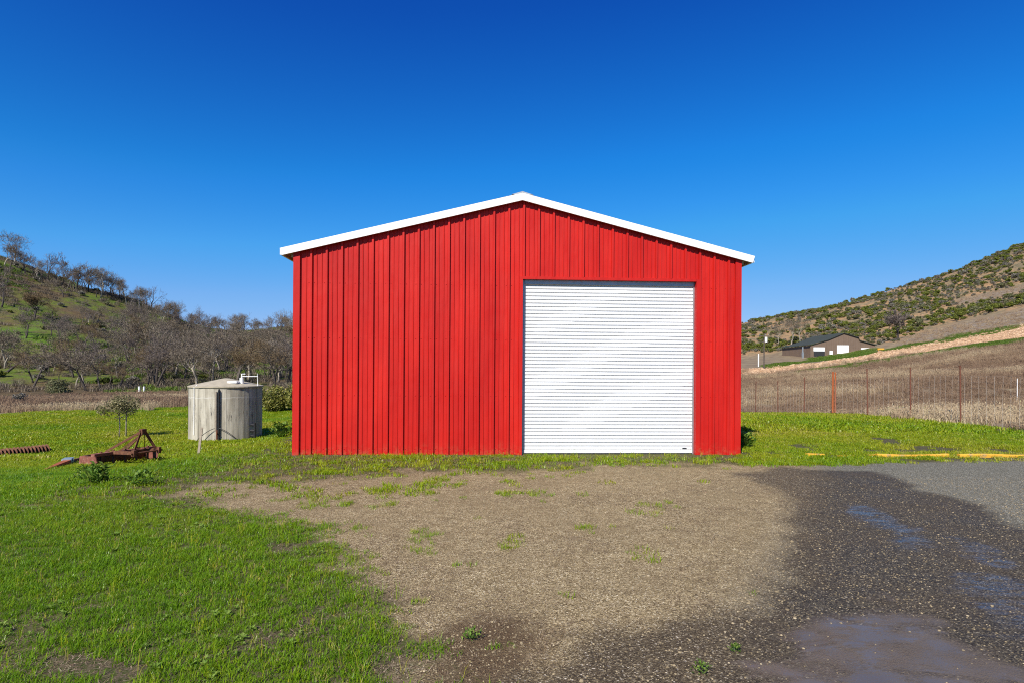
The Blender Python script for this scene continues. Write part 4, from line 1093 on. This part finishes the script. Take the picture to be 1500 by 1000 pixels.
def lawn_density(x, y, m):
    bare = m['bare']
    d = 1 - bare
    thin = fbm(x / .55, y / .55, 61, 4)
    d = d * S(.28, .47, thin + .13 * S(.5, 5, -x))                     # worn spots
    strip = S(6.9, 7.6, y) * S(-9, -4, x) * (x < 5)                      # trampled strip in front of the barn
    d = d * (1 - strip * .85 * S(.30, .52, fbm(x / .8, y / .5, 62, 3) + .08))
    weeds = S(.63, .80, fbm(x / .42, y / .42, 63, 4) + .10 * S(1.5, -2.5, x) + .05 * S(6, 9, y)) * S(3.5, 0, x)
    d = np.maximum(d, bare * weeds * .26 * (1 - m['wet']))
    d = d * (1 - m['dry']) * (1 - m['lhill'])
    return d
def lawn_tint(x, y):
    strip = S(7.2, 8.2, y) * S(-7, -4, x) * S(12.5, 11.5, y)
    t = .20 + .40 * S(6.0, 16, y + (x > 4) * 3) + .16 * strip + (fbm(x / 2.6, y / 2.6, 64, 4) - .5) * .85 + (fbm(x / 7, y / 4, 69, 3) - .5) * .6 + (fbm(x / .5, y / .5, 65, 2) - .5) * .25
    t = t + rng.normal(0, .10, np.shape(x))
    return np.where(rng.random(np.shape(x)) < .025, 1.0, t)
def sow(n, x0, x1, y0, y1, keep):
    x = rng.uniform(x0, x1, n); y = rng.uniform(y0, y1, n)
    inside = np.abs(x) < y * 1.3 + 4
    x, y = x[inside], y[inside]; k = keep(x, y); return x[k], y[k]
def lawn(y0, y1, x0, x1, per, var, name, label, smin, smax):
    n = int((x1 - x0) * (y1 - y0) * per)
    def keep(x, y):
        return (rng.random(x.shape) < lawn_density(x, y, masks(x, y))) & ~inbarn(x, y)
    x, y = sow(n, x0, x1, y0, y1, keep)
    s = rng.uniform(smin, smax, x.shape) * (.7 + .6 * fbm(x / .8, y / .8, 66, 3))
    return scatter(name, np.c_[x, y, T(x, y)], var, label, 'grass', s, lawn_tint(x, y))
lawn(1.6, 7.6, -13, 2.5, 620, near_t, 'lawn_grass', 'short green lawn grass in the foreground beside the gravel', .8, 1.35)
lawn(7.6, 16, -24, 22, 150, mid_t, 'lawn_grass', 'yellow-green grass around the foot of the red barn', .8, 1.4)
lawn(16, 52, -72, 24, 17, far_t, 'lawn_grass', 'bright grass stretching back around the tank and fence', .9, 1.6)
M['thatch'] = leafmat('dead_thatch', [(0, (.05, .032, .02)), (.4, (.15, .10, .06)), (.8, (.29, .21, .13)), (1, (.44, .36, .24))], .15, .9)
th = [tuft('thatch_%d' % i, 150 + i, 26, .07, .016, .005, M['thatch'], 2.6) for i in range(4)]
def thkeep(x, y):
    m = masks(x, y); d = lawn_density(x, y, m)
    return (rng.random(x.shape) < (1 - d) * np.clip((1 - m['bare']) + .35 * (fbm(x / .7, y / .7, 68, 3) > .52), 0, 1) * (1 - m['wet']) * (x < 5.5)) & ~inbarn(x, y)
x, y = sow(75000, -16, 6, 1.8, 11.6, thkeep)
scatter('dead_thatch', np.c_[x, y, T(x, y)], th, 'dead straw and leaf litter lying in the worn patches of lawn', 'litter', rng.uniform(.8, 1.8, x.shape))
# dry standing grass
def drykeep(x, y):
    m = masks(x, y); return (rng.random(x.shape) < m['dry'] * (1 - m['road']) * (1 - m['green'])) & ~inbarn(x, y)
x, y = sow(76000, 13, 180, 13, 118, lambda x, y: drykeep(x, y) & (rng.random(x.shape) < np.clip(55 / y, .25, 1)) & (y < 108))
band = fbm(x / 14, y / 5, 81, 3)
scatter('dry_field_grass', np.c_[x, y, T(x, y)], dry_t, 'tall brown dry grass filling the field beyond the wire fence', 'grass', rng.uniform(.7, 1.25, x.shape) * (1 + .004 * y), S(.3, .7, band) * .62 + .12 * S(50, 30, y) + rng.normal(0, .12, x.shape), rng.uniform(.5, .95, x.shape) * (.55 + .45 * S(.35, .6, band)) * (.55 + .45 * S(0, 9, x - 15.4)))
x, y = sow(32000, -125, -3, 38, 88, drykeep)
band = fbm(x / 14, y / 5, 82, 3)
scatter('dry_meadow_grass', np.c_[x, y, T(x, y)], dry_t, 'brown dry meadow grass below the wooded slope', 'grass', rng.uniform(.8, 1.3, x.shape), S(.3, .7, band) * .85 + rng.normal(0, .1, x.shape), rng.uniform(.5, .9, x.shape))
# the wood goes on beyond the picture's edge
def fused(kind, nm):
    bm = bmesh.new(); me = bpy.data.meshes.new(nm)
    for q, (_, src) in enumerate(kind.parts):
        n0 = len(bm.faces); bm.from_mesh(src); bm.faces.ensure_lookup_table()
        for f in bm.faces[n0:]: f.material_index = q
        me.materials.append(src.materials[0])
    bm.to_mesh(me); bm.free(); return me
fus = [fused(dead[i], 'wood_tree_%d' % i) for i in (0, 1, 3, 4, 5, 7)]
x, y = sow(330, -300, -70, 88, 190, lambda x, y: x / y * FPX + 750 < -22)
scatter('outlying_wood', np.c_[x, y, T(x, y)], fus, 'bare oak wood continuing along the slope past the ridge', 'wood', rng.uniform(.55, 1.0, x.shape), None, np.ones(len(x)))
# brush on the hills
brush_l = [tuft('brush_a%d' % i, 90 + i, 60, .8, 1.0, .05, M['twig'], .9) for i in range(3)]
gl = leafmat('slope_grass', [(0, (.06, .12, .012)), (.5, (.11, .19, .014)), (1, (.20, .22, .04))], .3)
brush_g = [tuft('brush_g%d' % i, 94 + i, 50, .7, .4, .08, gl, .9) for i in range(3)]
sm = [b.parts[1][1] for b in bush]
def onhill(x, y): return masks(x, y)['lhill'] > .5
x, y = sow(13000, -300, 5, 84, 235, lambda x, y: onhill(x, y) & (fbm(x / 12, y / 12, 91, 3) > .46))
scatter('dead_brush', np.c_[x, y, T(x, y)], brush_l, 'grey dead brush and fallen twigs covering the wooded slope', 'brush', rng.uniform(.5, 1.2, x.shape))
x, y = sow(16000, -300, 5, 84, 235, lambda x, y: onhill(x, y) & (fbm(x / 14, y / 14, 92, 3) > .56))
scatter('slope_grass', np.c_[x, y, T(x, y)], brush_g, 'patches of green grass on the wooded slope', 'grass', rng.uniform(.8, 1.8, x.shape))
x, y = sow(560, -290, 5, 86, 225, lambda x, y: onhill(x, y))
scatter('slope_bushes', np.c_[x, y, T(x, y)], [sm[2], sm[3], sm[0]], 'low bushes mixed among the bare oaks', 'brush', rng.uniform(.5, 1.1, x.shape))
rest = cand[order[270:]]
scatter('hill_scrub', np.c_[rest, T(rest[:, 0], rest[:, 1])], [sm[0], sm[1], sm[4], sm[2], sm[3]], 'mass of smaller green scrub up to the crest of the dry hill', 'brush', rng.uniform(.6, 1.35, len(rest)))
x, y = sow(22000, 15, 340, 130, 310, lambda x, y: (sdf(POLY_RHILL, x, y) > 1) & (np.maximum(sdf(POLY_BAND, x, y), sdf(POLY_TRACK, x, y)) < 0) & (fbm(x / 16, y / 16, 93, 3) > .42))
scatter('hill_brush', np.c_[x, y, T(x, y)], [sm[2], sm[3], dry_t[0], dry_t[1]], 'low grey and straw brush over the dry hill', 'brush', rng.uniform(.3, .75, x.shape))
def pick(nm, thr): return lambda x, y: masks(x, y)[nm] > thr
x, y = sow(60000, 20, 150, 80, 175, pick('green', .45))
scatter('roadside_grass', np.c_[x, y, T(x, y)], brush_g, 'green grass verges along the dirt road and below the brown barn', 'grass', rng.uniform(.25, .55, x.shape))
x, y = sow(60000, 20, 190, 90, 240, lambda x, y: (masks(x, y)['band'] > .4) & (rng.random(x.shape) < .45))
scatter('fallow_stubble', np.c_[x, y, T(x, y)], dry_t, 'pale grey-brown stubble on the sloping strip above the dirt road', 'grass', rng.uniform(.8, 1.6, x.shape), rng.normal(.45, .15, x.shape), rng.uniform(.3, .6, x.shape))
# gravel chips
def stone_meshes():
    out = []; cols = M['chip'] = leafmat('gravel_chips', [(0, (.05, .038, .022)), (.4, (.17, .128, .07)), (.75, (.32, .25, .145)), (.93, (.46, .38, .25)), (1, (.72, .65, .50))], 0.0, .7, attr='tint')
    for i in range(4):
        rr = random.Random(i); t = (1 + 5 ** .5) / 2
        v = [(-1, t, 0), (1, t, 0), (-1, -t, 0), (1, -t, 0), (0, -1, t), (0, 1, t), (0, -1, -t), (0, 1, -t), (t, 0, -1), (t, 0, 1), (-t, 0, -1), (-t, 0, 1)]
        f = [(0, 11, 5), (0, 5, 1), (0, 1, 7), (0, 7, 10), (0, 10, 11), (1, 5, 9), (5, 11, 4), (11, 10, 2), (10, 7, 6), (7, 1, 8), (3, 9, 4), (3, 4, 2), (3, 2, 6), (3, 6, 8), (3, 8, 9), (4, 9, 5), (2, 4, 11), (6, 2, 10), (8, 6, 7), (9, 8, 1)]
        mb = MB(); mb.add([(a * .5 * rr.uniform(.7, 1.3), b * .5 * rr.uniform(.5, 1.1), c * .32 * rr.uniform(.7, 1.2)) for a, b, c in v], f); out.append(mb.mesh('gravel_chip_%d' % i, cols))
    return out
chips = stone_meshes()
def chipkeep(x, y):
    m = masks(x, y); return rng.random(x.shape) < m['bare'] * (1 - .93 * np.maximum(m['puddle'], m['mud']) * m['wet']) * (1 - .55 * m['wet'])
x, y = sow(120000, -5.5, 8.5, 2.4, 9.5, lambda x, y: chipkeep(x, y) & (rng.random(x.shape) < np.clip(1.4 - y / 8, .25, 1)))
M['clod'] = leafmat('orange_clods', [(0, (.22, .13, .07)), (.5, (.40, .25, .14)), (1, (.58, .42, .27))], 0.0, .9, attr='tint')
clods = []
for cme in chips:
    c2 = cme.copy(); c2.name = cme.name.replace('gravel_chip', 'clod'); c2.materials.clear(); c2.materials.append(M['clod']); clods.append(c2)
gx, gy = x, y
x, y = sow(90000, 20, 150, 80, 150, lambda x, y: (masks(x, y)['road'] > .4) & (rng.random(x.shape) < .25 + .75 * (fbm(x / 6, y / 6, 95, 3) > .5)))
scatter('road_rubble', np.c_[x, y, T(x, y)], clods, 'orange clods and rubble along the dirt road bank', 'rubble', rng.gamma(2.5, .05, x.shape) + .04)
x, y = gx, gy
scatter('gravel', np.c_[x, y, T(x, y)], chips, 'loose gravel chips strewn over the yard', 'gravel', rng.gamma(2.6, .0013, x.shape) + .0025, rng.beta(2.0, 2.2, x.shape))

# ------------------------------------------------------------------ weeds with broad leaves
def rosette(seed):
    rr = random.Random(seed); mb = MB()
    for i in range(15):
        a = rr.uniform(0, 6.28); el = R(rr.uniform(5, 50)); L = rr.uniform(.5, 1.0); d = Vector((math.cos(a) * math.cos(el), math.sin(a) * math.cos(el), math.sin(el))); t = Vector((-math.sin(a), math.cos(a), 0)) * L * rr.uniform(.14, .24)
        m = d * L * .6; e = d * L - Vector((0, 0, L * .18))
        mb.add([(0, 0, 0), m - t, e, m + t, m - Vector((0, 0, .05))], [(0, 4, 3), (0, 1, 4), (1, 2, 4), (4, 2, 3)])
    return mb.mesh('rosette_%d' % seed, M['weedleaf'])
ros = [rosette(i) for i in range(4)]
x, y = sow(9000, -12, 6, 2.3, 11.3, lambda x, y: (rng.random(x.shape) < np.clip(1 - masks(x, y)['bare'] * 1.3, .0, 1) * (fbm(x / .9, y / .9, 99, 3) > .5)) & ~inbarn(x, y))
scatter('clover_patches', np.c_[x, y, T(x, y) + .012], ros, 'small broadleaf weeds and clover mixed through the lawn', 'weeds', rng.uniform(.02, .055, x.shape))
x, y = sow(16000, -9, 4, 2.3, 12, lambda x, y: (rng.random(x.shape) < (1 - masks(x, y)['bare']) * .28) & ~inbarn(x, y))
stray = [tuft('stray_%d' % i, 170 + i, 5, .03, .13, .004, M['grass'], .8, head=.4) for i in range(4)]
scatter('stray_grass', np.c_[x, y, T(x, y)], stray, 'taller stray grass blades standing out of the lawn', 'grass', rng.uniform(.5, 1.1, x.shape), np.where(rng.random(x.shape) < .3, 1.0, rng.uniform(.2, .8, x.shape)))

def weed_mesh(seed, n=46, h=.34):
    rr = random.Random(seed); mb = MB()
    for i in range(n):
        a = rr.uniform(0, 6.28); t = rr.random(); el = R(rr.uniform(15, 75)); d = Vector((math.cos(a) * math.cos(el), math.sin(a) * math.cos(el), math.sin(el)))
        base = Vector((rr.gauss(0, .09), rr.gauss(0, .09), rr.uniform(0, h * .75))); L = h * rr.uniform(.2, .45); s = Vector((-math.sin(a), math.cos(a), 0)) * L * .22
        m = base + d * L * .55; e = base + d * L - Vector((0, 0, L * .15))
        mb.add([base, m - s + Vector((0, 0, .01)), e, m + s + Vector((0, 0, .01)), m - Vector((0, 0, .012))], [(0, 4, 3), (0, 1, 4), (1, 2, 4), (4, 2, 3)])
    return mb.mesh('weed_leaves', M['weedleaf'])
wm = [weed_mesh(1, 90), weed_mesh(2, 80, .30), weed_mesh(3, 150, .42)]
for px, py, k, s, lab in ((143, 709, 2, .85, 'dark leafy weed clump in the grass below the box scraper'), (206, 712, 1, .9, 'smaller leafy weed near the trampled track'), (127, 704, 1, .8, 'low leafy weed beside the dark weed clump'), (412, 641, 2, 1.1, 'leafy weed standing near the barn corner in front of the tank shadow'), (324, 638, 0, 1.3, 'weed tuft at the foot of the tank pipe'), (1092, 655, 2, .9, 'leafy weed in the shade of the red barn corner'), (690, 937, 1, .28, 'flat weed in the gravel'), (1028, 985, 1, .22, 'tiny weed on the wet paving'), (1078, 955, 0, .18, 'tiniest weed sprig on the wet paving')):
    x, y, z = hit(px, py)
    root = empty('weed', (x, y, z), random.uniform(0, 6), lab, 'weed'); root.scale = (s, s, s)
    link('leaves', wm[k], root)
